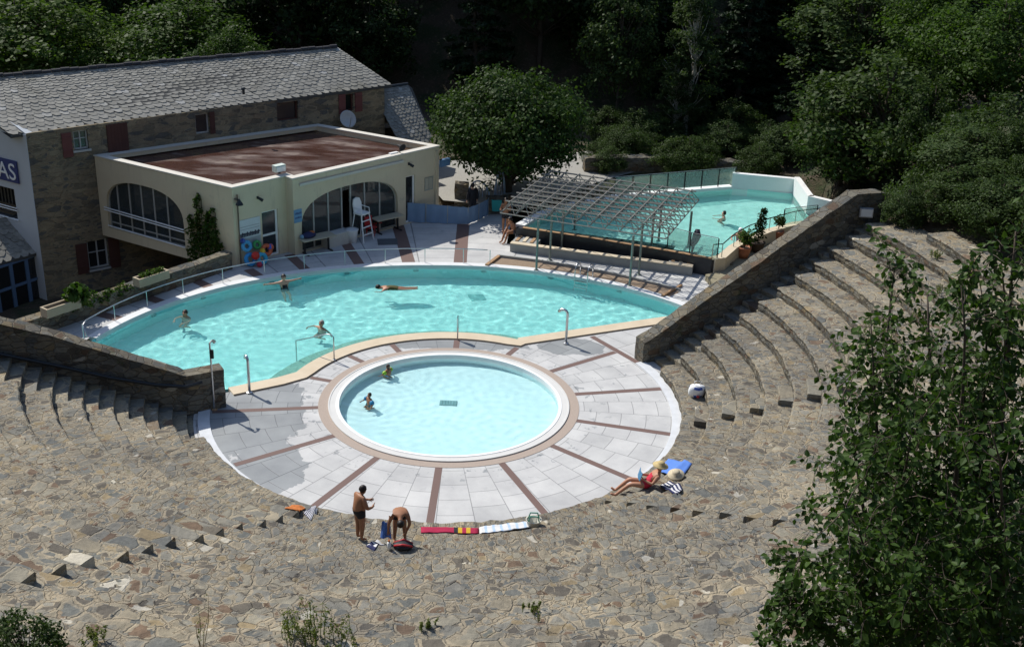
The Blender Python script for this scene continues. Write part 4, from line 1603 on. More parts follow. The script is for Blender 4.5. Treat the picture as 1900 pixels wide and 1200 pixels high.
kerb('bed_kerb', 'long grey kerb behind the planting bed, along the white path', [P(926, 477, 0), P(1000, 486, 0), P(1080, 499, 0), P(1160, 515, 0), P(1262, 540, 0)], .1, .12, M_CONC)
# terrace with pots between the curved kerb and the right wall
mb = MB()
cur = offset_poly(UP, .42)[3:10]
mb.prism([cur[0]+Vector((-.3, -.35, 0))]+[pol(13.6, 29.5), pol(19.6, 29.5)]+cur[::-1][:-1], -.5, .28)
struct('terrace', mb, plain('sandy_terrace', (.27, .24, .16), .95, var=.3, scale=3, bmp=.4))
mb = MB()
rubble_wall(mb, [(P(1325, 498, 0).x, P(1325, 498, 0).y, -.3, .4), (P(1358, 503, 0).x, P(1358, 503, 0).y, -.3, .34)], .35, 1, seed=12)
tag(mb.build('low_wall', M_WALL), 'low rough stone edging below the potted plants', 'wall')

# glass fences
def glass_fence(label, pts, z0, hgt, mat, post=M_DARKM, toprail=True):
    g = empty('glass_fence', pts[0]+Z3*(z0-pts[0].z), label, 'fence')
    for i, p in enumerate(pts):
        p = Vector((p.x, p.y, z0))
        MB().box(p+Z3*hgt/2, (.05, .05, hgt)).build('post', post, g)
        if i:
            q = Vector((pts[i-1].x, pts[i-1].y, z0))
            d = p-q
            MB().box((p+q)/2+Z3*(hgt/2+.02), (d.length-.1, .014, hgt-.1), math.atan2(d.y, d.x)).build('pane', mat, g)
            if toprail:
                MB().tube([q+Z3*(hgt+.02), p+Z3*(hgt+.02)], .018, 6).build('top_rail', M_GALV, g)
    return g
f0, f1 = P(1364, 346, .9), P(1140, 366, .9)
glass_fence('row of frosted green glass panels behind the upper pool', [f0.lerp(f1, k/7)+Vector((.35*math.sin(PI*k/7)*0, .25, 0)) for k in range(8)], .9, .98, M_GREENGLASS)
glass_fence('clear greenish glass screen on the edge of the upper pool, right of the pergola', [P(1238, 458, .8), P(1279, 470, .8), P(1330, 481, .8)], .8, .98, M_GREENGLASS)
glass_fence('small glass panel beside the potted plants and the long stone wall', [Vector((13.1, 55.55, 0)), Vector((14.9, 56.4, 0))], .85, .9, M_GREENGLASS)
hr = empty('curved_handrail', cur[2]+Z3*.86, 'dark curved handrail on the rim of the upper pool behind the pots', 'handrail')
cl = offset_poly(UP, .2)[3:10]
fine = [cl[i].lerp(cl[i+1], k/4) for i in range(len(cl)-1) for k in range(4)]+[cl[-1]]
MB().tube([p+Z3*1.5 for p in fine], .026, 8).build('rail', M_DARKM, hr, True)
for p in fine[::4]:
    MB().tube([p+Z3*.86, p+Z3*1.5], .02, 8).build('post', M_GALV, hr)

# ------------------------------------------------------------------ rails and fountains of the main pool
pr = empty('pool_railing', pol(14.5, 120), 'low steel railing on slim posts along the far edge of the large pool', 'railing')
az_ = [164.2, 156.6, 149.8, 142.7, 135.2, 127.6, 120.4, 113, 105.6, 98.2, 91, 86]
rp_ = [pol(near(min(a, 164))+(.35 if a < 160 else .3), a) for a in az_]
MB().tube([rp_[0]+Vector((.25, -.35, .3)), rp_[0]+Vector((.05, -.05, .66))]+[pol(near(min(a, 164))+.35, a, .70) for a in np.arange(163, 85.5, -1.5)], .022, 8).build('rail', M_STEEL, pr, True)
for p in rp_:
    MB().tube([p, p+Z3*.69], .018, 8).build('post', M_STEEL, pr)
# hand-rail into the water
hr = empty('entry_handrail', P(620, 667, .03), 'steel entry handrail sloping down into the large pool', 'handrail')
p = P(620, 667, .04)
q = P(550, 661, -.3)
MB().tube([p, p+Z3*.92, p+Z3*1.0+(q-p).normalized()*.1, p+Z3*1.02+(q-p).normalized()*.32, Vector((q.x, q.y, .35)), Vector((q.x, q.y, .28)), Vector((q.x, q.y, -1.2))], .024, 8).build('tube', M_STEEL, hr, True)
MB().lathe(p-Z3*.01, [(.07, 0), (.07, .02), (.03, .03)], 12).build('foot', M_STEEL, hr)
def spout(label, base, h, dx, tip=.3):
    s = empty('water_spout', base, label, 'fountain')
    d = dx.normalized()
    pts = [base, base+Z3*(h*.5), base+Z3*(h-.16)]
    for k in range(1, 7):
        t = PI*.5*k/6
        pts.append(base+Z3*(h-.16+.16*math.sin(t))+d*(.16*(1-math.cos(t))))
    pts += [pts[-1]+d*tip*.6-Z3*.03, pts[-1]+d*tip-Z3*.12]
    MB().tube(pts, [.05]*3+[.05]*6+[.055, .06], 10).build('pipe', M_STEEL, s, True)
    MB().lathe(base, [(.11, 0), (.11, .03), (.055, .05)], 14).build('flange', M_STEEL, s)
spout('curved steel water spout at the left end of the large pool, near the stone wall', P(463, 728, .02), 1.36, Vector((-.5, .8, 0)), .1)
spout('curved steel water spout right of the paddling pool, bent over the large pool', P(1050, 637, .02), 1.40, Vector((-.9, .45, 0)), .22)
s = empty('fan_fountain', P(849, 629, .03), 'flat steel blade fountain on the cream edge behind the paddling pool', 'fountain')
b0 = P(849, 629, .04)
MB().box(b0+Z3*.25, (.05, .05, .5)).build('stem', M_STEEL, s)
mb = MB()
mb.panel(b0, Vector((.35, .94, 0)), Z3, Vector((.94, -.35, 0)), [(-.05, .35), (.06, .35), (.13, .7), (.1, .95), (.0, 1.02), (-.06, .9)], -.012, .012)
mb.build('blade', M_STEEL, s)
s = empty('shower', P(398, 760, .0), 'tall steel shower mast with a dark head, in front of the left stone wall', 'shower')
b0 = P(398, 760, .0)
MB().tube([b0, b0+Z3*2.5], .035, 10).build('mast', M_STEEL, s)
MB().tube([b0+Z3*2.48, b0+Vector((.05, .12, 2.54)), b0+Vector((.08, .25, 2.44))], [.03, .03, .07], 8).build('head', M_GALV, s)
MB().box(b0+Vector((.05, -.02, 2.1)), (.12, .08, .3)).build('valve_box', M_DARKM, s)
MB().lathe(b0, [(.1, 0), (.1, .03), (.04, .05)], 12).build('flange', M_OCHRE, s)
# ladder
ld = empty('pool_ladder', P(1078, 522, 0), 'steel ladder with two hooped rails on the far edge of the large pool', 'ladder')
c = P(1080, 521, 0)
rad = (c-Vector((CX, CY, 0))).normalized()
tan = Vector((-rad.y, rad.x, 0))
for sgn in (-1, 1):
    o = c+tan*.30*sgn
    pts = [o+rad*.55, o+rad*.55+Z3*.45]
    for k in range(0, 9):
        t = PI*k/8
        pts.append(o+rad*(.2+.35*math.cos(t))+Z3*(.45+.32*math.sin(t)))
    pts += [o-rad*.15-Z3*.2, o-rad*.15-Z3*1.0]
    caustic(MB().tube(pts, .024, 8).build('hoop', M_STEEL, ld, True))
for z in (-.0, -.3, -.6):
    caustic(MB().box(c-rad*.15+Z3*z, (.6, .1, .03), math.atan2(tan.y, tan.x)).build('rung', M_STEEL, ld))

# ------------------------------------------------------------------ things in front of the pool house
def table(label, px, L, W, rz, base):
    t = empty('folding_table', base, label, 'table')
    X, Y = Vector((math.cos(rz), math.sin(rz), 0)), Vector((-math.sin(rz), math.cos(rz), 0))
    MB().box(base+Z3*.73, (L, W, .035), rz).build('tabletop', plain('beige_tabletop', (.52, .46, .33), .5), t)
    for s_ in (-1, 1):
        o = base+X*(s_*L*.36)
        mb = MB()
        mb.box(o+Z3*.37, (.07, .07, .68), rz)
        mb.box(o+Z3*.03, (.06, W*.95, .05), rz)
        mb.box(o+Z3*.70, (.06, W*.8, .04), rz)
        mb.build('leg', M_BLACK, t)
    return t
table('beige folding table with a dark bag on it, left of the white chest', 0, 1.75, .75, R_(40), P(590, 467, 0)+Vector((-.05, .0, 0)))
table('beige folding table beside red chairs, right of the lifeguard chair', 0, 1.6, .7, R_(40), P(718, 428, 0)+Vector((.05, -.05, 0)))
c = P(590, 467, 0)+Vector((-.35, -.2, .75))
bg_ = empty('bag', c, 'dark blue and orange sports bag lying on the left folding table', 'bag')
MB().ball(c+Z3*.12, (.36, .2, .16), 10, (Vector((.77, .64, 0)), Vector((-.64, .77, 0)), Z3)).build('body', plain('navy_cloth', (.03, .035, .10), .9, bmp=.3), bg_, True)
MB().ball(c+Vector((.12, .1, .24)), (.14, .1, .07), 8).build('flap', plain('orange_cloth', (.45, .14, .04), .9), bg_, True)
MB().ball(c+Vector((-.28, -.2, .09)), (.12, .1, .1), 8).build('pocket', plain('pale_blue_cloth', (.2, .35, .5), .9), bg_, True)
c = P(622, 453, 0)
ch = empty('chest', c, 'long low white storage chest between the folding table and the lifeguard chair', 'chest')
mb = MB().box(c+Vector((0, .0, .29)), (1.35, .65, .58), R_(44))
mb.build('box', plain('chest_white', (.56, .54, .49), .6), ch)
MB().box(c+Vector((0, .0, .605)), (1.4, .7, .05), R_(44)).build('lid', plain('lid_white', (.60, .60, .57), .55), ch)
c = P(653, 449, 0)
bn = empty('waste_bin', c, 'round white plastic bin at the foot of the lifeguard chair', 'bin')
MB().lathe(c, [(.22, 0), (.3, .62), (.31, .66), (.27, .66), (.2, .06)], 18).build('body', M_WHITE, bn, True)
MB().lathe(c+Z3*.6, [(.295, 0), (.33, .01), (.33, .05), (.30, .06)], 18).build('rim', M_WHITE, bn, True)
c = P(672, 444, 0)
lc = empty('lifeguard_chair', c, 'high white lifeguard chair with ladder rungs, in front of the arched window', 'chair')
X, Y = Vector((.83, -.56, 0)), Vector((.56, .83, 0))
for sx_ in (-1, 1):
    for sy in (-1, 1):
        MB().tube([c+X*(.42*sx_)+Y*(.36*sy), c+X*(.22*sx_)+Y*(.27*sy)+Z3*1.3], .03, 8).build('leg', M_WHITE, lc)
for z in (.35, .7, 1.0):
    k = .42-.2*z/1.3
    MB().box(c+X*k+Z3*z, (.05, .6, .04), math.atan2(X.y, X.x)).build('rung', M_WHITE, lc)
MB().box(c+Z3*1.33, (.55, .58, .07), math.atan2(X.y, X.x)).build('seat', M_WHITE, lc)
mb = MB()
mb.panel(c-X*.24+Z3*1.36, Y, Vector((-.16*X.x, -.16*X.y, 1)).normalized(), X, [(-.27, 0), (.27, 0), (.29, .4), (.2, .62), (0, .68), (-.2, .62), (-.29, .4)], -.03, .03)
mb.build('backrest', M_WHITE, lc)
for sy in (-1, 1):
    MB().tube([c+Y*(.28*sy)-X*.25+Z3*1.6, c+Y*(.28*sy)+X*.22+Z3*1.58, c+Y*(.28*sy)+X*.24+Z3*1.35], .02, 6).build('armrest', M_WHITE, lc)
M_REDP = plain('red_plastic', (.42, .025, .03), .45)
for k, (x, y) in enumerate(((688, 436), (697, 428))):
    c = P(x, y, 0)
    r = empty('red_chair', c, ['red plastic chair left of the right hand folding table', 'red plastic chair behind the right hand folding table'][k], 'chair', 'red chairs under the arch')
    MB().box(c+Z3*.43, (.45, .45, .05), R_(40)).build('seat', M_REDP, r)
    MB().box(c+Vector((-.14, .15, .68)), (.45, .05, .45), R_(47)).build('backrest', M_REDP, r)
    for a_ in (45, 135, 225, 315):
        d = Vector((math.cos(R_(a_)), math.sin(R_(a_)), 0))
        MB().tube([c+d*.28, c+d*.24+Z3*.42], .018, 6).build('leg', M_REDP, r)
c = P(719, 449, 0)
tag(MB().box((c.x, c.y, .012), (.95, .85, .02), R_(10)).build('dark_square', plain('dark_grey', (.09, .1, .11), .8, var=.3, scale=20)), 'dark grey square patch on the deck below the right hand folding table', 'mat')  # thin dark grey square laid on the deck

# inflatable toys heaped below the poster
def ring_toy(label, c, R0, r0, col, ax):
    mb = MB()
    X_, Y_ = ax
    n, k = 18, 8
    N_ = X_.cross(Y_)
    vs = []
    for i in range(n):
        t = 2*PI*i/n
        d = X_*math.cos(t)+Y_*math.sin(t)
        for j in range(k):
            s = 2*PI*j/k
            vs.append(c+d*(R0+r0*math.cos(s))+N_*(r0*math.sin(s)))
    mb.add(vs, [(i*k+j, ((i+1) % n)*k+j, ((i+1) % n)*k+(j+1) % k, i*k+(j+1) % k) for i in range(n) for j in range(k)])
    tag(mb.build('swim_ring', plain('toy_'+label.split()[0], col, .35, var=.05), smooth=True), label, 'swim ring', 'pool toys below the poster')
lean = (B1.u, (Z3*.9-B1.n*.35).normalized())
tc = lambda u_, z_, o_: B1.at(u_, z_, o_)
ring_toy('blue swim ring leaning at the bottom of the toy heap', tc(.45, .33, .45), .22, .1, (.03, .28, .62), lean)
ring_toy('turquoise swim ring lowest in the toy heap, beside the yellow one', tc(.95, .3, .62), .2, .1, (.05, .40, .60), lean)
ring_toy('orange swim ring on the right side of the toy heap', tc(1.38, .55, .4), .2, .095, (.62, .13, .05), lean)
ring_toy('green swim ring near the top of the toy heap', tc(.98, .85, .25), .15, .075, (.05, .30, .09), lean)
ring_toy('light blue swim ring near the top left of the toy heap', tc(.45, .9, .22), .19, .085, (.08, .38, .66), lean)
def ball_toy(label, c, r, cols):
    mb = MB()
    n = 12
    mb.ball(c, (r, r, r), n)
    mb.mi = [(i % n)//2 % len(cols) for i in range(len(mb.f))]
    tag(mb.build('beach_ball', [plain('ball_colour', q, .35, var=.04) for q in cols], smooth=True), label, 'ball', 'pool toys below the poster')
ball_toy('red beach ball in the middle of the toy heap', tc(.62, .52, .62), .19, [(.62, .03, .02), (.58, .04, .02)])
ball_toy('yellow beach ball in the toy heap', tc(1.08, .6, .5), .13, [(.7, .45, .03), (.72, .48, .05)])
ball_toy('small red beach ball at the very bottom of the toy heap', tc(.7, .12, .78), .13, [(.5, .03, .05), (.45, .03, .1)])
ball_toy('blue and red striped beach ball on the right of the toy heap', tc(1.62, .62, .35), .16, [(.05, .12, .55), (.65, .12, .05)])
ball_toy('dark blue beach ball on the top left of the toy heap', tc(.3, 1.16, .16), .12, [(.03, .05, .25), (.05, .12, .4)])

# blue windbreak
wb = empty('windbreak', P(800, 415, 0), 'blue cloth windbreak standing on the deck, right of the pool house', 'windbreak')
wpts = [P(752, 413, 0), P(790, 414, 0), P(830, 416, 0), P(868, 417, 0), P(888, 409, 0), P(906, 399, 0)]
wtop = [1.02, .98, .93, .86, .84, .86]
mb = MB()
vs, N_ = [], 60
for i in range(N_+1):
    t = i/N_*(len(wpts)-1)
    k = min(int(t), len(wpts)-2)
    p = wpts[k].lerp(wpts[k+1], t-k)
    h = wtop[k]+(wtop[k+1]-wtop[k])*(t-k)
    d = Vector((.3, -.95, 0))
    for j in range(6):
        z = .03+h*j/5
        vs.append(p+d*(.035*math.sin(i*.9)*(1-.5*j/5)+.02*noise.noise(Vector((i*.35, j, 0))))+Z3*(z+(.025*noise.noise(Vector((i*.4, 0, 5))) if j == 5 else 0)))
mb.add(vs, [(i*6+j, (i+1)*6+j, (i+1)*6+j+1, i*6+j+1) for i in range(N_) for j in range(5)])
cl_ = mb.build('cloth', plain('windbreak_blue', (.20, .31, .46), .8, var=.12, scale=3), wb, True)
for p, h in zip(wpts, wtop):
    MB().tube([p, p+Z3*(h+.06)], .02, 6).build('pole', M_GALV, wb)
mb = MB()
q0, q1 = P(843, 382, .15), P(868, 383, .15)
rubble_wall(mb, [(q0.x, q0.y, -.1, 1.35), (q1.x, q1.y, -.1, 1.3)], .6, 1, seed=21)
tag(mb.build('low_wall', M_WALL), 'short dark stone wall beside the person in black, behind the windbreak', 'wall')
mb = MB()
q0, q1 = P(903, 398, 0), P(950, 397, 0)
rubble_wall(mb, [(q0.x, q0.y, -.1, .92), (q1.x, q1.y, -.1, .92)], .4, 1, seed=23)
tag(mb.build('low_wall', M_WALL), 'low stone wall under the turquoise towel, below the round tree', 'wall')
M_PALEBLUE = plain('pale_blue_paint', (.42, .55, .72), .5)
def arch_panel(name, label, c, X_, w, h, cat):
    t = empty(name, c, label, cat)
    pts = [c+X_*(w*math.cos(PI*k/14))+Z3*(h*math.sin(PI*k/14)) for k in range(15)]
    MB().tube(pts, .045, 8).build('arch', M_PALEBLUE, t, True)
    for k in range(1, 6):
        x = -w+2*w*k/6
        MB().tube([c+X_*x, c+X_*x+Z3*(h*math.sqrt(max(0, 1-(x/w)**2)))], .018, 6).build('slat', M_PALEBLUE, t)
    return t
arch_panel('garden_chair', 'pale blue arched chair back behind the person in black', P(884, 371, .5)+Vector((.1, .6, -.1)), Vector((.9, -.35, 0)).normalized(), .62, .95, 'chair')
arch_panel('trellis', 'pale blue arched trellis at the foot of the round tree', P(930, 372, .4)+Vector((-.1, .5, 0)), Vector((.55, .8, 0)).normalized(), .45, 1.5, 'trellis')

# ------------------------------------------------------------------ cloth and bags
def towel(name, label, quad, z, cols, n=14, cat='towel', amp=.018, across=True, mats=None, group=None, zs=None):
    """cloth lying over photo corners quad at height z; stripes of the given materials"""
    q = [hit(x, y) if zs is None else P(x, y, zs[i]) for i, (x, y) in enumerate(quad)]
    mb = MB()
    m_ = 12
    vs = []
    sd = q[0].x*3.1
    for i in range(n+1):
        for j in range(m_+1):
            p = q[0].lerp(q[1], i/n).lerp(q[3].lerp(q[2], i/n), j/m_)
            if zs is None:
                p.z = max(p.z, *(drop(p.x+ox, p.y+oy) for ox, oy in ((0, 0), (.04, 0), (-.04, 0), (0, .04), (0, -.04))))
            vs.append(p+Z3*(.022+amp*noise.noise(Vector((p.x*4+sd, p.y*4, 0)))+amp*.6*noise.noise(Vector((p.x*9, p.y*9, sd)))))
    N2 = len(vs)
    vs += [v-Z3*.02 for v in vs]
    f, mi = [], []
    for i in range(n):
        for j in range(m_):
            a_ = i*(m_+1)+j
            f.append((a_, a_+m_+1, a_+m_+2, a_+1))
            mi.append((i if across else j) % len(cols))
    rim = [i*(m_+1) for i in range(n+1)]+[n*(m_+1)+j for j in range(1, m_+1)]+[i*(m_+1)+m_ for i in range(n-1, -1, -1)]+[j for j in range(m_-1, 0, -1)]
    for k in range(len(rim)):
        a_, b_ = rim[k], rim[(k+1) % len(rim)]
        f.append((a_, a_+N2, b_+N2, b_))
        mi.append(0)
    mb.add(vs, f)
    if (q[1]-q[0]).cross(q[3]-q[0]).z < 0:
        mb.f = [x[::-1] for x in mb.f]
    mb.mi = mi
    o = mb.build(name, cols, smooth=True)
    return tag(o, label, cat, group)
M_NAVY = plain('navy_towel', (.025, .03, .09), .95, var=.15, scale=30)
M_WTOW = plain('white_towel', (.62, .62, .62), .95, var=.08, scale=30)
M_RTOW = plain('red_towel', (.38, .02, .065), .95, var=.2, scale=30)
M_YTOW = plain('yellow_print', (.62, .40, .03), .95)
M_OTOW = plain('orange_cloth_print', (.50, .16, .04), .95, var=.5, scale=9)
towel('towel', 'plain blue towel spread on the lowest tier above the sunbather', [(1221, 874), (1240, 851), (1284, 861), (1264, 886)], .40, [M_BLUEFAB])
towel('striped_towel', 'navy and white striped towel under the sunbather in red', [(1224, 902), (1243, 892), (1267, 908), (1256, 918)], .40, [M_NAVY, M_WTOW], 7)
towel('red_towel', 'long crimson towel with a yellow print on the lowest tier', [(781, 978), (888, 980), (888, 990), (781, 989)], .40, [M_RTOW]*8+[M_BLACK, M_YTOW, M_RTOW, M_YTOW, M_RTOW, M_RTOW], 14, amp=.012)
towel('white_towel', 'white lace-like towel beside the crimson towel on the lowest tier', [(889, 979), (985, 966), (992, 977), (890, 991)], .40, [M_WTOW, M_WTOW, M_PALEBLUE], 21, amp=.03)
towel('striped_towel', 'navy and white striped towel on the tiers left of the standing man', [(563, 952), (577, 942), (592, 952), (577, 966)], .40, [M_NAVY, M_WTOW], 6, across=False)
towel('orange_cloth', 'crumpled orange and brown cloth beside the left striped towel', [(528, 944), (545, 936), (567, 943), (553, 950)], .40, [M_OTOW], amp=.05, cat='cloth')
towel('striped_towel', 'navy and white striped towel at the feet of the two men', [(677, 1012), (700, 1003), (714, 1012), (695, 1022)], .80, [M_NAVY, M_WTOW], 6, across=True, amp=.05)
towel('turquoise_towel', 'turquoise towel hanging over the low stone wall below the round tree', [(912, 371), (931, 372), (932, 393), (913, 392)], .9, [plain('turquoise_cloth', (.04, .36, .36), .9)], zs=(.96, .96, .3, .3), amp=.02)
bgc = hit(1292, 734)
b_ = empty('beach_bag', bgc, 'white plastic beach bag with blue print on the right tiers', 'bag')
mb = MB()
mb.lathe(bgc, [(.26, 0), (.31, .1), (.31, .2), (.3, .3), (.26, .4), (.14, .43)], 12, (Vector((1, .1, 0)), Vector((-.06, .6, 0)), Z3))
mb.v = [tuple(Vector(v)+noise.noise_vector(Vector(v)*5)*.04) for v in mb.v]
mb.mi = [1 if i//12 in (0, 3) and i % 4 < 2 else 0 for i in range(len(mb.f))]
mb.build('body', [M_WHITE, plain('blue_print', (.06, .12, .42), .5)], b_, True)
for s_ in (-1, 1):
    MB().tube([bgc+Vector((.1*s_, -.03, .44)), bgc+Vector((.12*s_, -.02, .56)), bgc+Vector((.02*s_, -.02, .6))], .012, 6).build('handle', M_WHITE, b_)
MB().ball(bgc+Vector((.02, -.24, .08)), (.06, .04, .05), 8).build('red_label', M_REDP, b_, True)
c = hit(990, 975)
b_ = empty('straw_basket', c, 'pale basket with green handles at the right end of the white towel', 'basket')
MB().lathe(c, [(.16, 0), (.22, .2), (.23, .22), (.2, .2), (.14, .03)], 16).build('body', plain('pale_straw', (.55, .53, .45), .8, var=.2, scale=30), b_, True)
for s_ in (-1, 1):
    MB().tube([c+Vector((-.15, .1*s_, .2)), c+Vector((-.1, .1*s_, .36)), c+Vector((.1, .1*s_, .36)), c+Vector((.15, .1*s_, .2))], .02, 6).build('handle', plain('green_handle', (.05, .28, .2), .5), b_)
c = hit(748, 1016)
b_ = empty('sports_bag', c, 'open black and red sports bag in front of the bending man', 'bag')
MB().ball(c+Z3*.07, (.27, .17, .1), 12).build('body', plain('black_nylon', (.015, .015, .02), .6), b_, True)
for s_ in (-1, 1):
    MB().tube([c+Vector((-.22, .07*s_, .1)), c+Vector((0, .12*s_, .17)), c+Vector((.24, .07*s_, .09))], .03, 6).build('trim', M_REDP, b_, True)
c = hit(722, 1019)
b_ = empty('bottle', c, 'white sun cream bottle with orange cap beside the sports bag', 'bottle')
MB().lathe(c, [(.05, 0), (.055, .1), (.05, .2), (.025, .23)], 12).build('body', M_WHITE, b_, True)
MB().lathe(c+Z3*.23, [(.025, 0), (.025, .05), (.015, .06)], 10).build('cap', plain('orange_cap', (.6, .16, .03), .4), b_)
# dark wet suit on the glass screen
c = P(1289, 458, .85)+Vector((-.12, -.32, 0))
w_ = empty('wetsuit', c, 'dark wetsuit with a red stripe hanging on the glass screen of the upper pool', 'wetsuit')
mb = MB()
mb.tube([c+Vector((.12, -.05, .98)), c+Vector((.1, -.1, .7)), c+Vector((.02, -.1, .4)), c+Vector((-.06, -.08, .15))], [.1, .2, .16, .08], 10)
mb.build('body', plain('wetsuit_black', (.015, .015, .03), .7), w_, True)
MB().tube([c+Vector((-.02, -.09, .2)), c+Vector((-.05, -.1, -.1)), c+Vector((-.02, -.1, -.3))], [.07, .05, .035], 8).build('sleeve', plain('wetsuit_black', (.02, .018, .03), .7), w_, True)
MB().tube([c+Vector((.2, -.18, .85)), c+Vector((.18, -.22, .5))], .03, 6).build('stripe', M_REDP, w_, True)
# small floodlight on the right wall
a_ = R_(27.2)
best = None
for k_ in range(400):
    q_ = pol(15+k_*.01, 27.1)
    for z_ in np.arange(4.2, 5.4, .03):
        d_ = np.array([q_.x, q_.y, z_-H])
        w_ = d_ @ cF
        e_ = abs(950+FPX*(d_ @ cR)/w_-1606)+abs(600-FPX*(d_ @ cU)/w_-402)
        if best is None or e_ < best[0]:
            best = (e_, q_.x, q_.y, float(z_))
fl = Vector(best[1:])
t = empty('floodlight', fl, 'grey square floodlight at the upper end of the long stone wall', 'lamp')
MB().box(fl+Vector((0, 0, .16)), (.52, .2, .36), R_(-5)).build('housing', plain('lamp_grey', (.28, .30, .32), .4, .3), t)
MB().box(fl+Vector((0, -.105, .17)), (.44, .03, .29), R_(-5)).build('lens', plain('lamp_glass', (.55, .58, .6), .2), t)
MB().box(fl+Vector((0, .05, -.1)), (.3, .05, .2), R_(-5)).build('bracket', M_DARKM, t)

# ------------------------------------------------------------------ planters and pots
rng = np.random.default_rng(5)
a, t = LOWW
def planter(label, px, py, plant):
    c = P(px, py, .76)
    c = a+t*((c-a).dot(t))+Vector((t.y, -t.x, 0))*-.22
    c.z = .75
    p = empty('planter', c, label, 'planter')
    rz = math.atan2(t.y, t.x)
    mb = MB()
    X_, Y_ = Vector((math.cos(rz), math.sin(rz), 0)), Vector((-math.sin(rz), math.cos(rz), 0))
    o, i_ = [(-.75, -.22), (.75, -.22), (.75, .22), (-.75, .22)], [(-.67, -.15), (.67, -.15), (.67, .15), (-.67, .15)]
    mb.panel(c, X_, Y_, Z3, o, .0, .36, [i_[::-1]])
    mb.build('trough', plain('planter_concrete', (.40, .33, .23), .85, var=.15), p)
    mb = MB().box(c+Z3*.14, (1.34, .3, .24), rz)
    mb.build('soil', plain('potting_soil', (.04, .03, .02), .95), p)
    return p, c, X_
p, c, X_ = planter('concrete planter with a spiky plant, nearest the left end wall', 87, 566, 1)
v, f = leaves(rng, [c+X_*x_+Z3*z_ for x_, z_ in ((-1.0, .55), (-.75, .7), (-.5, .55), (-.8, .4))], [.35]*4, 55, .3, .3, .8)
put('foliage', leaf_mesh('foliage', v-np.array(c), f, L_MID), p)
p, c, X_ = planter('concrete planter with low yellow-green plants, in the middle of the retaining wall', 262, 515, 2)
v, f = leaves(rng, [c+X_*x_+Z3*.42 for x_ in (-.45, -.2, .1, .35)], [.2]*4, 45, .14, .6, .6)
put('foliage', leaf_mesh('foliage', v-np.array(c), f, L_LIGHT), p)
w0 = a+t*((P(232, 523, .8)-a).dot(t))
w1 = a+t*((P(112, 565, .8)-a).dot(t))
cs = [w0.lerp(w1, k/22)+Vector((-.2*t.y*-1, .2*t.x, .72+.1*math.sin(k*1.3)))+Vector((rng.normal()*.06, rng.normal()*.06, 0)) for k in range(23)]
v, f = leaves(rng, cs, [.26]*23, 38, .13, .5, .6)
iv = put('ivy', leaf_mesh('ivy', v, f, L_MID))
tag(iv, 'ivy trailing over the stone retaining wall between the two planters', 'ivy')
# climbing plant on the side wall of the pool house
vc, vr = [], []
for u0, h0, h1 in ((6.15, -.6, 1.9), (6.6, -.5, 3.0), (7.05, -.4, 2.0), (7.4, -.4, 2.45), (7.75, -.4, 1.2)):
    z = h0
    while z < h1:
        wd = .34*(1-.55*(z-h0)/(h1-h0))
        vc.append(SD.at(u0+rng.normal()*.08, z, .14))
        vr.append(wd)
        z += .2
v, f = leaves(rng, vc, vr, 34, .16, .3, 1.1)
vn = empty('climbing_plant', SD.at(7, -.4, .1), 'climbing vine on the shaded side wall of the pool house', 'vine')
put('foliage', leaf_mesh('vine', v-np.array(vn.location), f, L_MID), vn)
for u0, h1 in ((6.3, 1.8), (6.65, 2.8), (7.1, 2.0), (7.45, 2.3)):
    MB().tube([SD.at(7.0, -.9, .08), SD.at(u0, .4, .06), SD.at(u0+.1, h1, .05)], .018, 5).build('stem', M_TWIG, vn)
def pot(label, base, r, h, mt, crown, cr, size, lm, n=60, nm='potted_plant'):
    p = empty(nm, base, label, 'plant')
    MB().lathe(base, [(r*.62, 0), (r*.9, h*.5), (r*.98, h*.85), (r*1.06, h*.88), (r*1.06, h), (r*.9, h), (r*.85, h*.85)], 18).build('pot', mt, p, True)
    MB().lathe(base+Z3*h*.86, [(r*.9, 0), (1e-4, .02)], 18).build('soil', M_BARK, p)
    cs = [base+Vector(q) for q in crown]
    MB().tube([base+Z3*h*.8, base+Vector(crown[0])], .025, 6).build('stem', M_TWIG, p)
    v, f = leaves(rng, cs, cr, n, size, .5, .9)
    put('foliage', leaf_mesh('foliage', v-np.array(base), f, lm), p)
pot('terracotta pot with a bushy yellow-green shrub, nearest the glass screen', P(1379, 478, .28), .32, .55, M_TERRA, [(0, 0, .9), (.1, .1, 1.15), (-.1, .05, 1.05), (.12, -.1, .85)], [.34, .3, .28, .25], .14, L_LIGHT, 110)
pot('dark pot with a tall dark conical shrub, the middle of the three potted plants', P(1404, 467, .28), .34, .5, plain('dark_pot', (.06, .04, .03), .8), [(0, 0, .8), (.05, .05, 1.1), (.06, .05, 1.4), (.08, .1, 1.75), (.16, .1, 2.0)], [.36, .34, .3, .26, .16], .14, L_DARK, 120)
pot('small terracotta pot with a round clipped shrub, beside the long stone wall', P(1442, 446, .28), .28, .5, M_TERRA, [(0, 0, .95), (.05, .1, 1.1), (-.1, 0, 1.02), (.1, -.1, 1.0)], [.3, .28, .22, .22], .11, L_OLIVE, 120)
# ------------------------------------------------------------------ trees
def limb_tube(mb, a, b, r0, r1, seed, n=6, bend=.12, sides=6):
    L = (b-a).length
    pts, rs = [], []
    for i in range(n+1):
        t = i/n
        p = a.lerp(b, t)+noise.noise_vector(Vector((seed*3.7, t*2.2, seed)))*L*bend*math.sin(PI*t)
        pts.append(p)
        rs.append(r0+(r1-r0)*t)
    mb.tube(pts, rs, sides)
    return pts

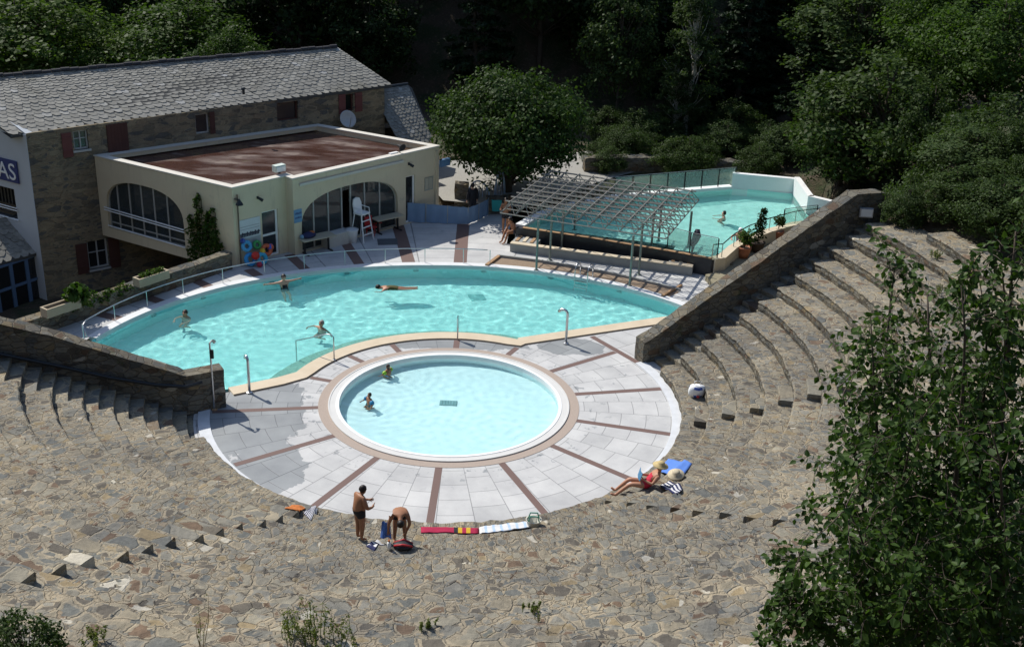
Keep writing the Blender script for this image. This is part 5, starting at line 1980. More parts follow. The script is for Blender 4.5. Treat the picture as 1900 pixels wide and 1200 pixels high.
def tree_proto(seed, h, rad, base, kind, leaf, lm, n_clump, per, size, bark=None, trunk_r=.2):
    """meshes (trunk, crown) for a tree of height h with its foot at the origin"""
    rng = np.random.default_rng(seed)
    cs, rs = [], []
    tb = MB()
    top_ = Vector((rng.normal()*.03*h, rng.normal()*.03*h, h*.93))
    spine = limb_tube(tb, Vector((0, 0, -.4)), top_ if kind != 'round' else Vector((0, 0, h*.6)), trunk_r, trunk_r*.15, seed, 9, .04, 9)
    for i in range(n_clump):
        if kind in ('round', 'broad', 'bush'):
            zc = (base+h)/2
            hz = (h-base)/2
            while True:
                d = rng.normal(size=3)
                d /= np.linalg.norm(d)
                if d[2] > -.75:
                    break
            k = rng.uniform(.62, 1.0) if i % 4 else rng.uniform(.25, .6)
            lump = 1+.22*noise.noise(Vector((d[0]*2+seed, d[1]*2, d[2]*2)))
            c = np.array([d[0]*rad*k*lump, d[1]*rad*k*lump, zc+d[2]*hz*k*lump])
            r = rad*rng.uniform(.16, .30)
        elif kind == 'birch':
            t = rng.random()**.8
            z = base+(h-base)*t
            w = rad*(1-t)**.55*min(1, .45+t*2.2)
            a = rng.uniform(0, 2*PI)
            k = rng.uniform(.3, 1)
            c = np.array([math.cos(a)*w*k, math.sin(a)*w*k, z])
            r = rad*rng.uniform(.14, .26)
        else:  # conifer
            lv = int(rng.integers(0, 15))
            t = lv/15.0
            z = base+(h-base)*t
            w = rad*(1-t)**.9
            a = rng.uniform(0, 2*PI)
            k = rng.uniform(.35, 1)
            c = np.array([math.cos(a)*w*k, math.sin(a)*w*k, z-.22*w*k])
            r = max(.25, rad*.17*(1-t*.5))
        cs.append(c)
        rs.append(r)
        if i % 3 == 0 and kind != 'conifer':
            q = spine[min(len(spine)-2, int(len(spine)*max(.25, min(.85, (c[2]/h)*.75))))]
            limb_tube(tb, Vector(q), Vector(c), trunk_r*.28, trunk_r*.05, seed+i, 4, .12, 5)
        if kind == 'conifer' and i % 2 == 0:
            tb.tube([Vector((0, 0, c[2]+.25*abs(c[0]))), Vector(c)], [trunk_r*.15, .01], 4)
    droop = .5*size*3 if kind == 'birch' else 0
    v, f = leaves(rng, cs, rs, per, size, .5 if kind != 'conifer' else .25, .75 if kind != 'conifer' else .45, droop, .62 if kind not in ('conifer', 'birch') else .42, (0, 0, (base+h)/2))
    tm = bpy.data.meshes.new('trunk')
    tm.from_pydata([tuple(x) for x in tb.v], [], tb.f)
    tm.materials.append(bark or M_BARK)
    tm.polygons.foreach_set('use_smooth', [True]*len(tm.polygons))
    return tm, leaf_mesh('crown', v, f, lm)

TREES = 0
def tree(name, proto, loc, s, rz, label, cat='tree', group=None, sxy=None):
    t = empty(name, loc, label, cat, group, rz)
    sxy = sxy or s
    t.scale = (sxy, sxy, s)
    put('trunk', proto[0], t)
    put('crown', proto[1], t)
    return t

# the round tree by the pergola
gy = P(945, 360, .5)
RT = tree_proto(11, 6.6, 4.1, 1.2, 'round', 0, L_ROUND, 340, 112, .20, None, .36)
tree('round_tree', RT, Vector((gy.x-.15, gy.y+.4, .2)), 1.0, .4, 'large round-crowned tree with a stout trunk between the pool house and the pergola')

PB = tree_proto(21, 11, 4.4, 2.2, 'broad', 0, L_LIGHT, 190, 80, .27)
PC = tree_proto(22, 11, 4.2, 1.8, 'broad', 0, L_MID, 190, 80, .26)
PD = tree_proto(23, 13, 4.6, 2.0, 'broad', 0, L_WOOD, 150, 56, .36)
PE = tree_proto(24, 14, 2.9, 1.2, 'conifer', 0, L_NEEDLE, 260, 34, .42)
PF = tree_proto(25, 15, 2.5, 2.2, 'birch', 0, L_GREY, 170, 52, .24, M_BIRCH, .17)
PG = tree_proto(26, 5.5, 2.9, .3, 'bush', 0, L_OLIVE, 150, 84, .18)
PH = tree_proto(27, 2.0, 1.5, .0, 'bush', 0, L_MID, 70, 46, .19, None, .06)
PI2 = tree_proto(28, 13, 4.0, 1.0, 'broad', 0, L_GREY, 170, 56, .30)

PI3 = tree_proto(29, 5.2, 2.6, .2, 'bush', 0, L_GREY, 140, 84, .18)

def px_ok(i):
    return i % 2 == 0

def gz(x, y):
    return ground_z(x, y)
def tree_px(name, proto, h0, px, ytop, Y, label, w=None, cat='tree', group=None, rz=0.0, zb=None, r0=None):
    """tree at distance Y whose top shows at photo position (px, ytop); w photo width of the crown"""
    tp = PY(px, ytop, Y)
    z0 = gz(tp.x, Y) if zb is None else zb
    s = max(.35, (tp.z-z0)/h0)
    sxy = s if w is None else (w/FPX*math.hypot(Y, 12))/(2*r0)
    return tree(name, proto, Vector((tp.x, Y, z0-.2)), s, rz, label, cat, group, sxy)

tree_px('broadleaf_tree', PB, 11, 30, -25, 73, 'light green leafy tree behind the left end of the house roof', 330, r0=4.4, zb=0, rz=1)
tree_px('broadleaf_tree', PC, 11, 330, -10, 75, 'mid green leafy tree behind the middle of the house roof', 300, r0=4.2, zb=0, rz=2)
tree_px('broadleaf_tree', PC, 11, 430, 45, 72, 'smaller leafy tree with its crown just above the house ridge', 130, r0=4.2, zb=1, rz=3.3)
tree_px('broadleaf_tree', PB, 11, 215, 50, 72.5, 'small leafy tree between the two larger ones behind the house roof', 150, r0=4.4, zb=1, rz=.3)
tree_px('broadleaf_tree', PI2, 13, 1165, -70, 76, 'tall dark leafy tree standing left of the birch', 150, r0=4.0, rz=1.3)
tree_px('shrub', PG, 5.5, 1130, 190, 72.5, 'narrow green shrub behind the right side of the round tree', 90, r0=2.9, cat='shrub', rz=.8)
tree_px('birch', PF, 15, 1298, -60, 73.5, 'tall birch with a pale trunk behind the upper pool', 150, r0=2.5, rz=.5)
tree_px('birch', PF, 15, 1262, 95, 72.8, 'shorter birch with drooping foliage in front of the tall birch', 110, r0=2.5, rz=2.5)
for i, (px, yt, Y, w, lb) in enumerate(((1395, -110, 77, 170, 'dark spruce just right of the tall birch'), (1455, -60, 80, 170, 'dark spruce between two others behind the upper pool wall'), (1520, 20, 73, 150, 'dark spruce with hanging boughs, left of the big grey-green bush'), (1105, -60, 84, 170, 'dark spruce in the shade far behind the round tree'))):
    tree_px('spruce', PE, 14, px, yt, Y, lb, w, 'tree', 'spruces behind the upper pool', i*1.3, r0=2.9)
tree_px('bushy_tree', PG, 5.5, 1655, 95, 60, 'big grey-green bushy tree at the upper end of the long stone wall', 330, r0=2.9, rz=.7)
tree_px('bushy_tree', PG, 5.5, 1575, 205, 61, 'lower bush leaning towards the upper pool, left of the big bushy tree', 160, r0=2.9, rz=2.1)
tree_px('broadleaf_tree', PC, 11, 1770, -60, 66, 'yellow-green leafy tree high on the bank at the top right', 240, r0=4.4, rz=2.2)
tree_px('broadleaf_tree', PC, 11, 1880, -30, 60, 'mid green tree at the right edge of the bank', 260, r0=4.2, rz=.2)
tree_px('broadleaf_tree', PI2, 13, 1620, -90, 74, 'dark leafy tree rising behind the big bushy tree', 260, r0=4.0, rz=.9)
tree_px('broadleaf_tree', PC, 11, 1500, -130, 84, 'tall leafy tree behind the spruces', 250, r0=4.2, rz=1.9)
for i, (px, yt, Y, w, lb) in enumerate(((1800, 215, 50, 190, 'leafy bush on the bank above the top tier, nearest the long wall'), (1880, 165, 52, 230, 'leafy bush high on the bank at the right edge'), (1850, 300, 44, 200, 'leafy bush on the bank just above the end of the top tier'), (1740, 140, 57, 170, 'leafy bush on the bank right of the big bushy tree'))):
    tree_px('bush', PG, 5.5, px, yt, Y, lb, w, 'bush', 'bushes on the right bank', i*1.1, r0=2.9)
for i, (px, yt, Y, w, lb) in enumerate(((1215, 285, 69.5, 40, 'leftmost small plant on the stone edge behind the glass panels'), (1250, 288, 69.5, 45, 'middle small plant on the stone edge behind the glass panels'), (1180, 292, 69, 36, 'small plant in front of the dry stone bank near the round tree'), (1120, 268, 70, 60, 'low plant beside the dry stone bank, behind the pergola'))):
    tree_px('small_plant', PH, 2.0, px, yt, Y, lb, w, 'plant', 'low plants behind the glass panels', i*.9, r0=1.5)
# forest on the slope behind
rng = np.random.default_rng(77)
pts = []
k = 0
protos = [PD, PE, PD, PI2, PE]
while len(pts) < 120 and k < 9000:
    k += 1
    x, y = rng.uniform(-58, 52), rng.uniform(77, 122)
    if hill_s(x, y) < -1.5 or hill_s(x, y) > 30:
        continue
    if any(math.hypot(x-a, y-b) < 4.2 for a, b in pts):
        continue
    pts.append((x, y))
for i, (x, y) in enumerate(pts):
    j = i % 5
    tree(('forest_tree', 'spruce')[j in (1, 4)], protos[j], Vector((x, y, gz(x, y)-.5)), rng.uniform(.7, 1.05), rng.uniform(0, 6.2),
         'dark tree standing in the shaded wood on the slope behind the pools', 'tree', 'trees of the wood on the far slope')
nb = 0
k = 0
bpts = []
while nb < 34 and k < 5000:
    k += 1
    r, az = rng.uniform(20.2, 33), rng.uniform(-14, 27)
    q = pol(r, az)
    if any((q-o_).length < 1.7 for o_ in bpts) or (az < 3 and r < 24):
        continue
    bpts.append(q)
    s_ = rng.uniform(.35, .72)
    tree('bush', PG if nb % 3 else PI3, Vector((q.x, q.y, gz(q.x, q.y)-.25)), s_, rng.uniform(0, 6), 'leafy bush among the scrub covering the right bank above the top tier', 'bush', 'scrub on the right bank', s_*rng.uniform(.9, 1.2))
    nb += 1
for px, yt, Y, w, lb in ((1815, 262, 47, 200, 'leafy bush covering the earth mound on the right bank'), (1768, 300, 49, 150, 'smaller leafy bush at the left foot of the earth mound on the right bank'), (1700, 318, 47.5, 130, 'leafy bush growing over the top end of the long stone wall'), (1688, 366, 45.3, 95, 'small bush on the bare earth beside the floodlight and wall end'), (1775, 372, 44.5, 110, 'low leafy bush on the bank just above the topmost right tier'), (1895, 330, 42, 170, 'leafy bush at the right edge below the earth mound'), (1850, 225, 51, 170, 'leafy bush behind the earth mound on the right bank')):
    tree_px('bush', PI3, 5.2, px, yt, Y, lb, w, 'bush', 'bushes on the right bank', px, r0=2.6)
k = 0
for i in range(26):
    px, Y = 1105+i*17.5+(i*37 % 11), 64.5+(i*53 % 17)*.55+(3 if px_ok(i) else 0)
    q = PY(px, 330, Y)
    if inside((q.x, q.y), [(p_.x, p_.y) for p_ in offset_poly(UP, 1.6)]):
        continue
    s_ = .28+.05*(i % 5)
    tree('shrub', (PG, PI3, PG)[i % 3], Vector((q.x, q.y, gz(q.x, q.y)-.25)), s_, i*1.7, 'dark leafy shrub in the undergrowth between the upper pool and the wood', 'shrub', 'undergrowth behind the upper pool', s_*1.25)
# dry stone bank behind the pergola
q0, q1, q2 = P(1085, 312, .75), P(1170, 312, .75), P(1300, 306, .75)
mb = MB()
rubble_wall(mb, [(q0.x, q0.y, .2, 1.3), (q1.x, q1.y, .2, 1.35), (q2.x, q2.y, .2, 1.15), (q2.x+4.5, q2.y-1.5, .2, 1.1)], .8, 1, seed=31, amp=.12)
tag(mb.build('dry_stone_wall', M_WALL), 'low dry stone wall at the foot of the wood, behind the glass panels', 'wall')

# ------------------------------------------------------------------ young birch close to the camera
def to_px(p):
    d = np.array(p)-np.array([0, 0, H])
    w_ = d @ cF
    return 950+FPX*(d @ cR)/w_, 600-FPX*(d @ cU)/w_
SIL = [(1640, 395), (1655, 455), (1700, 470), (1745, 545), (1800, 470), (1850, 420), (1905, 330), (1960, 300), (1960, 1330), (1380, 1330), (1395, 1160), (1440, 1090), (1415, 1010), (1500, 925), (1465, 860),
       (1540, 820), (1535, 760), (1490, 730), (1520, 690), (1560, 650), (1530, 620), (1580, 600), (1640, 560), (1625, 500), (1610, 440)]
rng = np.random.default_rng(9)
tb = MB()
lv, lf = [], []
def leaf6(c, d, n, s):
    """pointed birch leaf folded along its midrib"""
    b = d.cross(n).normalized()
    n = b.cross(d).normalized()
    k = len(lv)
    lv.extend([c, c+d*s*.35+b*s*.36+n*s*.07, c+d*s*.75+b*s*.22+n*s*.04, c+d*s*1.05, c+d*s*.75-b*s*.22+n*s*.04, c+d*s*.35-b*s*.36+n*s*.07])
    lf.extend([(k, k+1, k+2, k+3), (k, k+3, k+4, k+5)])
base = Vector((4.3, 9.2, 10.6))
stems = []
for (tx, ty, Y, r) in ((1648, 400, 10.6, .036), (1720, 480, 9.8, .03), (1800, 520, 9.4, .03), (1600, 590, 9.8, .028), (1880, 470, 9.2, .05), (1925, 320, 9.0, .035), (1770, 560, 8.6, .04), (1530, 700, 9.6, .03), (1960, 640, 8.6, .045), (1840, 800, 7.6, .03), (1560, 960, 8.0, .026), (1680, 800, 8.4, .03), (1900, 960, 7.4, .03), (1450, 1120, 8.6, .024), (1700, 1010, 7.6, .026)):
    tip = PY(tx, ty, Y)
    pts, rs = [], []
    m_ = base.lerp(tip, .45)+Vector((.35 if tx > 1700 else -.1, .1, .25))
    b0 = base+Vector((rng.normal()*.25, rng.normal()*.25, 0))
    for i in range(13):
        t = i/12
        p = b0*(1-t)**2+m_*2*t*(1-t)+tip*t*t
        p += noise.noise_vector(Vector((t*3, tx*.01, 2)))*.30*t
        pts.append(p)
        rs.append(r*(1-t)**.8+.004)
    cut = next((i for i in range(5, 13) if not inside(to_px(pts[i]), SIL) and pts[i].z > base.z+1.5), 13)
    stems.append((pts, rs))
    tb.tube(pts[:cut], rs[:cut], 7)
nleaf = 0
tries = 0
def twig(p0, d, L, r):
    """drooping twig with alternate leaves; grown only inside the crown outline"""
    global nleaf
    q = p0.copy()
    path = [q.copy()]
    n = max(3, int(L/.055))
    for i in range(n):
        d = (d+Vector(rng.normal(size=3))*.2+Vector((0, 0, -.035))).normalized()
        q = q+d*L/n
        x, y = to_px(q)
        if not inside((x, y), SIL):
            break
        path.append(q.copy())
        for s in range(2 if rng.random() < .55 else 1):
            side = Vector(rng.normal(size=3))
            side = (side-d*side.dot(d)).normalized()
            ld = (side*.7+d*.35+Vector((0, 0, -.55))).normalized()
            nn = (Vector((0, -.25, .8))+Vector(rng.normal(size=3))*.5).normalized()
            leaf6(q+side*.012, ld, nn, rng.uniform(.046, .08))
            nleaf += 1
    if len(path) > 2:
        k = len(path)
        tb.tube(path, [max(.0012, r*(1-i/k)) for i in range(k)], 4, False)
    return path
while nleaf < 24000 and tries < 24000:
    tries += 1
    pts, rs = stems[rng.integers(0, len(stems))]
    t = rng.uniform(.18, 1.0)**.8
    i = min(11, int(t*12))
    p0 = pts[i].lerp(pts[i+1], t*12-i)
    hy = to_px(p0)[1]
    if rng.random() > .60+.40*min(1, max(0, (hy-560)/300)) or noise.noise(p0*1.5) < -.2:
        continue
    out = Vector(rng.normal(size=3))
    out.z = abs(out.z)*.4
    d = (out.normalized()+(pts[min(12, i+1)]-pts[i]).normalized()*.5).normalized()
    pth = twig(p0, d, rng.uniform(.35, 1.0), .006)
    for k in range(3):
        if len(pth) > 3:
            j = rng.integers(1, len(pth)-1)
            dd = (Vector(rng.normal(size=3))*.8+(pth[-1]-pth[0]).normalized()*.8).normalized()
            twig(pth[j], dd, rng.uniform(.2, .55), .0035)
yb = empty('young_birch', base, 'young many-stemmed birch with small dark green leaves, close by in the right foreground', 'tree')
tb.build('trunk', plain('young_bark', (.085, .065, .05), .8, var=.35, scale=20), yb, True)
lm = bpy.data.meshes.new('crown')
lm.from_pydata([tuple(v-base) for v in lv], [], lf)
L_NEAR = leafmat('birch_leaf', (.016, .042, .009), (.08, .135, .03), .34, .5)
lm.materials.append(L_NEAR)
put('crown', lm, yb)
# ------------------------------------------------------------------ shrub and weeds at the bottom edge
rng = np.random.default_rng(31)
bs_ = PY(45, 1190, 13.2)
sh = empty('shrub', bs_-Z3*1.1, 'dark shrub at the bottom left corner', 'shrub')
cs, rs = [], []
tb = MB()
for i in range(90):
    px, py = rng.uniform(-15, 112), rng.uniform(1100, 1270)
    if py < 1108+abs(px-42)*1.0:
        continue
    c = PY(px, py, 13.2+rng.normal()*.3)
    cs.append(c)
    rs.append(.13)
    tb.tube([bs_-Z3*1.1, (bs_+c)/2-Z3*.2, c], [.012, .008, .003], 4)
v, f = leaves(rng, cs, rs, 60, .055, .4, 1.1)
put('crown', leaf_mesh('crown', v-np.array(sh.location), f, L_OLIVE), sh)
tb.build('trunk', M_TWIG, sh)
M_STRAW = plain('dry_stalk', (.22, .17, .09), .9, var=.3)
L_WEED = leafmat('weed_leaf', (.07, .1, .02), (.16, .19, .045), .35)
def weed(px, py, h, n, spread, label, dry):
    b = hit(px, py)
    w = empty('weed', b, label, 'weed')
    tb = MB()
    cs = []
    for i in range(n):
        o = b+Vector((rng.normal()*spread, rng.normal()*spread, 0))
        tip = o+Vector((rng.normal()*.18*h, rng.normal()*.18*h, h*rng.uniform(.6, 1)))
        m_ = o.lerp(tip, .5)+Vector((rng.normal()*.05, rng.normal()*.05, 0))*h
        tb.tube([o-Z3*.05, m_, tip], [.008, .006, .003], 4)
        cs += [o.lerp(tip, q) for q in (.35, .55, .75, .95)]
    tb.build('stem', M_STRAW if dry else plain('green_stalk', (.12, .15, .04), .8), w)
    v, f = leaves(rng, cs, [.07*h+.02]*len(cs), 3 if dry else 9, .045 if dry else .06, .4, 1.0, 0, .4)
    put('leaves', leaf_mesh('leaves', v-np.array(b), f, L_WEED), w)
weed(585, 1192, .75, 16, .2, 'tuft of yellow-green weeds at the bottom edge, left of centre', False)
weed(545, 1185, .6, 12, .16, 'sparse weeds beside the yellow-green tuft at the bottom edge', False)
weed(640, 1196, .4, 9, .18, 'low weeds at the bottom edge below the two men', False)
weed(375, 1198, .9, 5, .08, 'thin dry stalks at the bottom edge, right of the dark shrub', True)
weed(175, 1196, .35, 9, .1, 'small dark weed between the shrub and the dry stalks', False)
weed(790, 1168, .2, 7, .07, 'tiny grass tuft growing from the tiers near the bottom centre', False)
weed(1000, 1150, .3, 4, .05, 'dry stalk growing from the tiers at the bottom right of centre', True)
weed(985, 1135, .16, 8, .08, 'small grass tuft beside the dry stalk on the tiers', False)
for k, (px, py) in enumerate(((1700, 590), (1745, 545), (1620, 620), (1735, 480))):
    weed(px, py, .35, 10, .14, ['weeds on the right tiers behind the young birch', 'weeds high on the right tiers near the bank', 'weeds on the right tiers left of the young birch', 'weeds on the topmost right tier'][k], False)
# ------------------------------------------------------------------ people
def skinmat(name, c):
    m, nt, bs = newmat(name)
    v = geo_pos(nt)
    n = noisetex(nt, v, 5, 3)
    nt.links.new(mix(nt, n.outputs[0], tuple(x*.85 for x in c), tuple(min(1, x*1.12) for x in c)), bs.inputs['Base Color'])
    bs.inputs['Roughness'].default_value = .5
    bs.inputs['Specular IOR Level'].default_value = .35
    return m
S_TAN = skinmat('tanned_skin', (.34, .16, .085))
S_MID = skinmat('skin', (.47, .24, .15))
S_FAIR = skinmat('fair_skin', (.58, .33, .23))
H_DARK = plain('dark_hair', (.014, .009, .007), .55, var=.4, scale=40)
H_BROWN = plain('brown_hair', (.06, .03, .018), .55, var=.3, scale=40)
H_GREY = plain('grey_hair', (.25, .22, .2), .6, var=.3, scale=40)
M_EYE = plain('eye', (.02, .015, .012), .2)
C_BLACK = plain('black_swimwear', (.012, .012, .018), .7)
C_RED = plain('red_swimwear', (.52, .015, .05), .7)
C_BLUE = plain('blue_swimwear', (.02, .16, .22), .7)
C_GREY = plain('grey_swimwear', (.12, .12, .15), .7)

STAND = dict(pelvis=(0, 0, .95), spine=(-.01, 0, 1.13), chest=(0, 0, 1.32), neck=(.01, 0, 1.49), jaw=(.03, 0, 1.57), head=(.015, 0, 1.645), crown=(.01, 0, 1.71),
             shL=(0, .185, 1.42), elL=(-.02, .26, 1.14), wrL=(.05, .29, .89), tipL=(.09, .29, .75), hipL=(0, .095, .90), knL=(.02, .10, .49), anL=(-.02, .10, .085), toL=(.15, .12, .03))
def pose(**kw):
    d = dict(STAND)
    d.update(kw)
    for k in list(d):
        if k[-1] == 'L' and k[:-1]+'R' not in d:
            x, y, z = d[k]
            d[k[:-1]+'R'] = (x, -y, z)
    return d
RAD = dict(pelvis=.14, spine=.128, chest=.152, neck=.058, jaw=.074, head=.095, crown=.064, sh=.072, el=.048, wr=.033, hip=.102, kn=.066, an=.044, to=.034)
BONES = [('pelvis', 'spine'), ('spine', 'chest'), ('chest', 'neck'), ('neck', 'jaw'), ('jaw', 'head'), ('head', 'crown')]
for s in 'LR':
    BONES += [('chest', 'sh'+s), ('sh'+s, 'el'+s), ('el'+s, 'wr'+s), ('pelvis', 'hip'+s), ('hip'+s, 'kn'+s), ('kn'+s, 'an'+s), ('an'+s, 'to'+s)]

def person(loc, face, J, label, skin, hair, clothes=(), sc=1.0, girl=False, fat=1.0, wet=False, hat=None, bands=None, longhair=False):
    """one continuous skinned body posed by joints J; clothes = [(name, material, {bone: (t0, t1)}, grow)]"""
    root = empty('person', loc, label, 'person', None, R_(face))
    names = [k for k in J if not k.startswith('tip') and k not in ('fwd', 'cap')]
    verts, rads, edges = [], [], []
    ix = {}
    for k in names:
        ix[k] = len(verts)
        verts.append(Vector(J[k])*sc)
        base = k[:-1] if k[-1] in 'LR' else k
        r = RAD[base]*sc
        if base in ('pelvis', 'spine', 'chest', 'hip', 'kn', 'sh', 'el'):
            r *= fat
        if girl and base == 'chest':
            r *= .9
        rads.append(r)
    edges += [(ix[a], ix[b]) for a, b in BONES]
    # nose and ears
    hd, cr, jw = (Vector(J[k])*sc for k in ('head', 'crown', 'jaw'))
    upv = (cr-jw).normalized()
    fw = Vector(J.get('fwd', (1, 0, 0)))
    fw = (fw-upv*fw.dot(upv)).normalized()
    sd = upv.cross(fw)
    def vadd(p, r, par):
        verts.append(p)
        rads.append(r)
        edges.append((par, len(verts)-1))
        return len(verts)-1
    vadd(hd+fw*.112*sc-upv*.025*sc, .016*sc, ix['head'])
    for s in (-1, 1):
        vadd(hd+sd*.1*s*sc-upv*.02*sc, .017*sc, ix['head'])
    for s in 'LR':
        w, t = Vector(J['wr'+s])*sc, Vector(J['tip'+s])*sc
        d = (t-w)
        L = d.length
        d = d.normalized()
        lat = d.cross(Vector((1, 0, 0)) if abs(d.x) < .8 else Vector((0, 0, 1))).normalized()
        if (lat.y > 0) == (s == 'L') and abs(lat.y) > .2:
            lat = -lat
        cur = lat.cross(d).normalized()
        palm = vadd(w+d*L*.42, .034*sc, ix['wr'+s])
        for k, ln in enumerate((.43, .52, .56, .48)):
            o = lat*(.030-.02*k)*sc
            a = vadd(w+d*L*(.62)+o, .010*sc, palm)
            vadd(w+d*L*(.62+ln*.75)+o*1.15+cur*.012*sc, .008*sc, a)
        th = vadd(w+d*L*.45+lat*.05*sc+cur*.02*sc, .011*sc, palm)
        vadd(w+d*L*.72+lat*.062*sc+cur*.03*sc, .009*sc, th)
    me = bpy.data.meshes.new('body')
    me.from_pydata(verts, edges, [])
    ob = bpy.data.objects.new('body', me)
    COL.objects.link(ob)
    md = ob.modifiers.new('skin', 'SKIN')
    md.use_smooth_shade = True
    for i, r in enumerate(rads):
        me.skin_vertices[0].data[i].radius = (r, r)
    me.skin_vertices[0].data[0].use_root = True
    ob.modifiers.new('sub', 'SUBSURF').levels = 1
    dg = bpy.context.evaluated_depsgraph_get()
    bm_ = bpy.data.meshes.new_from_object(ob.evaluated_get(dg))
    bpy.data.objects.remove(ob)
    bm_.materials.clear()
    bm_.materials.append(skin)
    bm_.polygons.foreach_set('use_smooth', [True]*len(bm_.polygons))
    body = put('body', bm_, root)
    caustic(body)
    JV = {k: Vector(v)*sc for k, v in J.items() if k != 'cap'}
    def near_bone(p):
        best = (9, None, 0)
        for a, b in BONES:
            A_, B_ = JV[a], JV[b]
            ab = B_-A_
            t = max(0, min(1, (p-A_).dot(ab)/ab.length_squared))
            dd = (p-A_-ab*t).length-(RAD[a[:-1] if a[-1] in 'LR' else a]*sc*.6)
            if dd < best[0]:
                best = (dd, (a, b), t)
        return best[1], best[2]
    if clothes:
        bone_of = [near_bone(p.center) for p in bm_.polygons]
    for nm, mt, sel, grow in clothes:
        mb = MB()
        vm = {}
        for p, (bn, t) in zip(bm_.polygons, bone_of):
            key = bn[0].rstrip('LR')+'-'+bn[1].rstrip('LR')
            if key in sel and sel[key][0] <= t <= sel[key][1]:
                idx = []
                for vi in p.vertices:
                    if vi not in vm:
                        vm[vi] = len(mb.v)
                        v = bm_.vertices[vi]
                        mb.v.append(tuple(v.co+v.normal*grow*sc))
                    idx.append(vm[vi])
                mb.f.append(tuple(idx))
                mb.mi.append(0)
        if mb.f:
            o = mb.build(nm, mt, None, True)
            o.parent = root
            caustic(o)
    # hair: a cap over the back and top of the head
    hb = MB()
    r = .113*sc
    c = hd+upv*.028*sc-fw*.012*sc
    hb.ball(c, (r*1.02, r*.95, r*1.02), 12, (fw, sd, upv))
    if not J.get('cap'):
        keep = []
        for f in hb.f:
            m_ = sum((Vector(hb.v[i]) for i in f), Vector())/len(f)-c
            x, z = m_.dot(fw)/r, m_.dot(upv)/r
            if z > -.35-.5*(x < -.2) and not (x > .45 and z < .42):
                keep.append(f)
        hb.f = keep
        hb.mi = [0]*len(keep)
    hb.v = [tuple(Vector(v)+noise.noise_vector(Vector(v)*17/sc)*.016*sc) for v in hb.v]
    if longhair:
        hb.ball(c-upv*.11*sc-fw*.05*sc, (.07*sc, .085*sc, .12*sc), 8, (fw, sd, upv))
    o = hb.build('swim_cap' if J.get('cap') else 'hair', hair, None, True)
    o.parent = root
    caustic(o)
    for s in (-1, 1):
        e = MB().ball(hd+fw*.088*sc+sd*.034*s*sc+upv*.005*sc, (.012*sc, .014*sc, .01*sc), 6, (fw, sd, upv)).build('eye', M_EYE)
        e.parent = root
    if bands:
        for s in 'LR':
            a, b = JV['sh'+s], JV['el'+s]
            d = (b-a).normalized()
            X_ = d.orthogonal().normalized()
            Y_ = d.cross(X_)
            m_ = a.lerp(b, .62)
            o = MB().lathe(m_, [(.05*sc, -.11*sc), (.095*sc, -.1*sc), (.12*sc, -.05*sc), (.12*sc, .05*sc), (.095*sc, .1*sc), (.05*sc, .11*sc)], 14, (X_, Y_, d)).build('armband', bands, None, True)
            o.parent = root
            caustic(o)
    if hat:
        c = hd+upv*.075*sc
        o = MB().lathe(c, [(.24*sc, -.02*sc), (.23*sc, 0), (.12*sc, .015*sc), (.11*sc, .09*sc), (.06*sc, .12*sc), (1e-4, .125*sc)], 20, (fw, sd, upv)).build('straw_hat', hat, None, True)
        o.parent = root
    return root
TRUNKS = {'pelvis-spine': (0, .22), 'pelvis-hip': (0, 1), 'hip-kn': (0, .1)}
SHORTS = {'pelvis-spine': (0, .25), 'pelvis-hip': (0, 1), 'hip-kn': (0, .42)}
SUIT = {'pelvis-spine': (0, 1), 'spine-chest': (0, 1), 'pelvis-hip': (0, 1), 'chest-neck': (0, .25), 'hip-kn': (0, .06)}

p = hit(668, 1001)
person(p, 42, pose(spine=(-.03, 0, 1.13), chest=(-.01, 0, 1.31), neck=(.06, 0, 1.47), jaw=(.12, 0, 1.53), head=(.135, 0, 1.60), crown=(.14, 0, 1.665), fwd=(1, 0, -.5),
                   shL=(.01, .185, 1.41), elL=(.14, .27, 1.16), wrL=(.36, .08, 1.15), tipL=(.47, -.04, 1.18), elR=(.06, -.30, 1.13), wrR=(.31, -.2, 1.06), tipR=(.44, -.1, 1.1),
                   shR=(.01, -.185, 1.41)),
       'tanned man in dark trunks standing on the tiers, head bowed over his hands', S_TAN, H_DARK, [('trunks', C_BLACK, TRUNKS, .008)], sc=.92, fat=1.28)
p = hit(742, 1008)
person(p, -82, pose(pelvis=(-.2, 0, .93), spine=(-.05, 0, 1.08), chest=(.16, 0, 1.12), neck=(.34, 0, 1.08), jaw=(.43, 0, 1.02), head=(.475, 0, .985), crown=(.53, 0, .95), fwd=(.4, 0, -1),
                    shL=(.2, .19, 1.12), elL=(.3, .27, .84), wrL=(.34, .16, .60), tipL=(.36, .1, .46), shR=(.2, -.19, 1.12), elR=(.24, -.31, .86), wrR=(.26, -.33, .62), tipR=(.28, -.33, .47),
                    hipL=(-.2, .1, .89), knL=(-.08, .13, .48), anL=(-.12, .15, .085), toL=(.05, .17, .03)),
       'tanned man bending forward over a sports bag on the tiers', S_TAN, H_DARK, [('trunks', C_BLACK, SHORTS, .012)], sc=.92, fat=1.08)
q = hit(716, 1006)
mb = MB()
c = q+Vector((0, 0, .02))
vs = []
for i in range(9):
    for j in range(7):
        w_ = .10+.05*(i/8)
        vs.append(c+Vector((w_*(j/6-.5)*2, .05*math.sin(j*1.4+i*.3), .48*(1-i/8)+.12)))
mb.add(vs, [(i*7+j, i*7+j+1, (i+1)*7+j+1, (i+1)*7+j) for i in range(8) for j in range(6)])
n0 = len(mb.v)
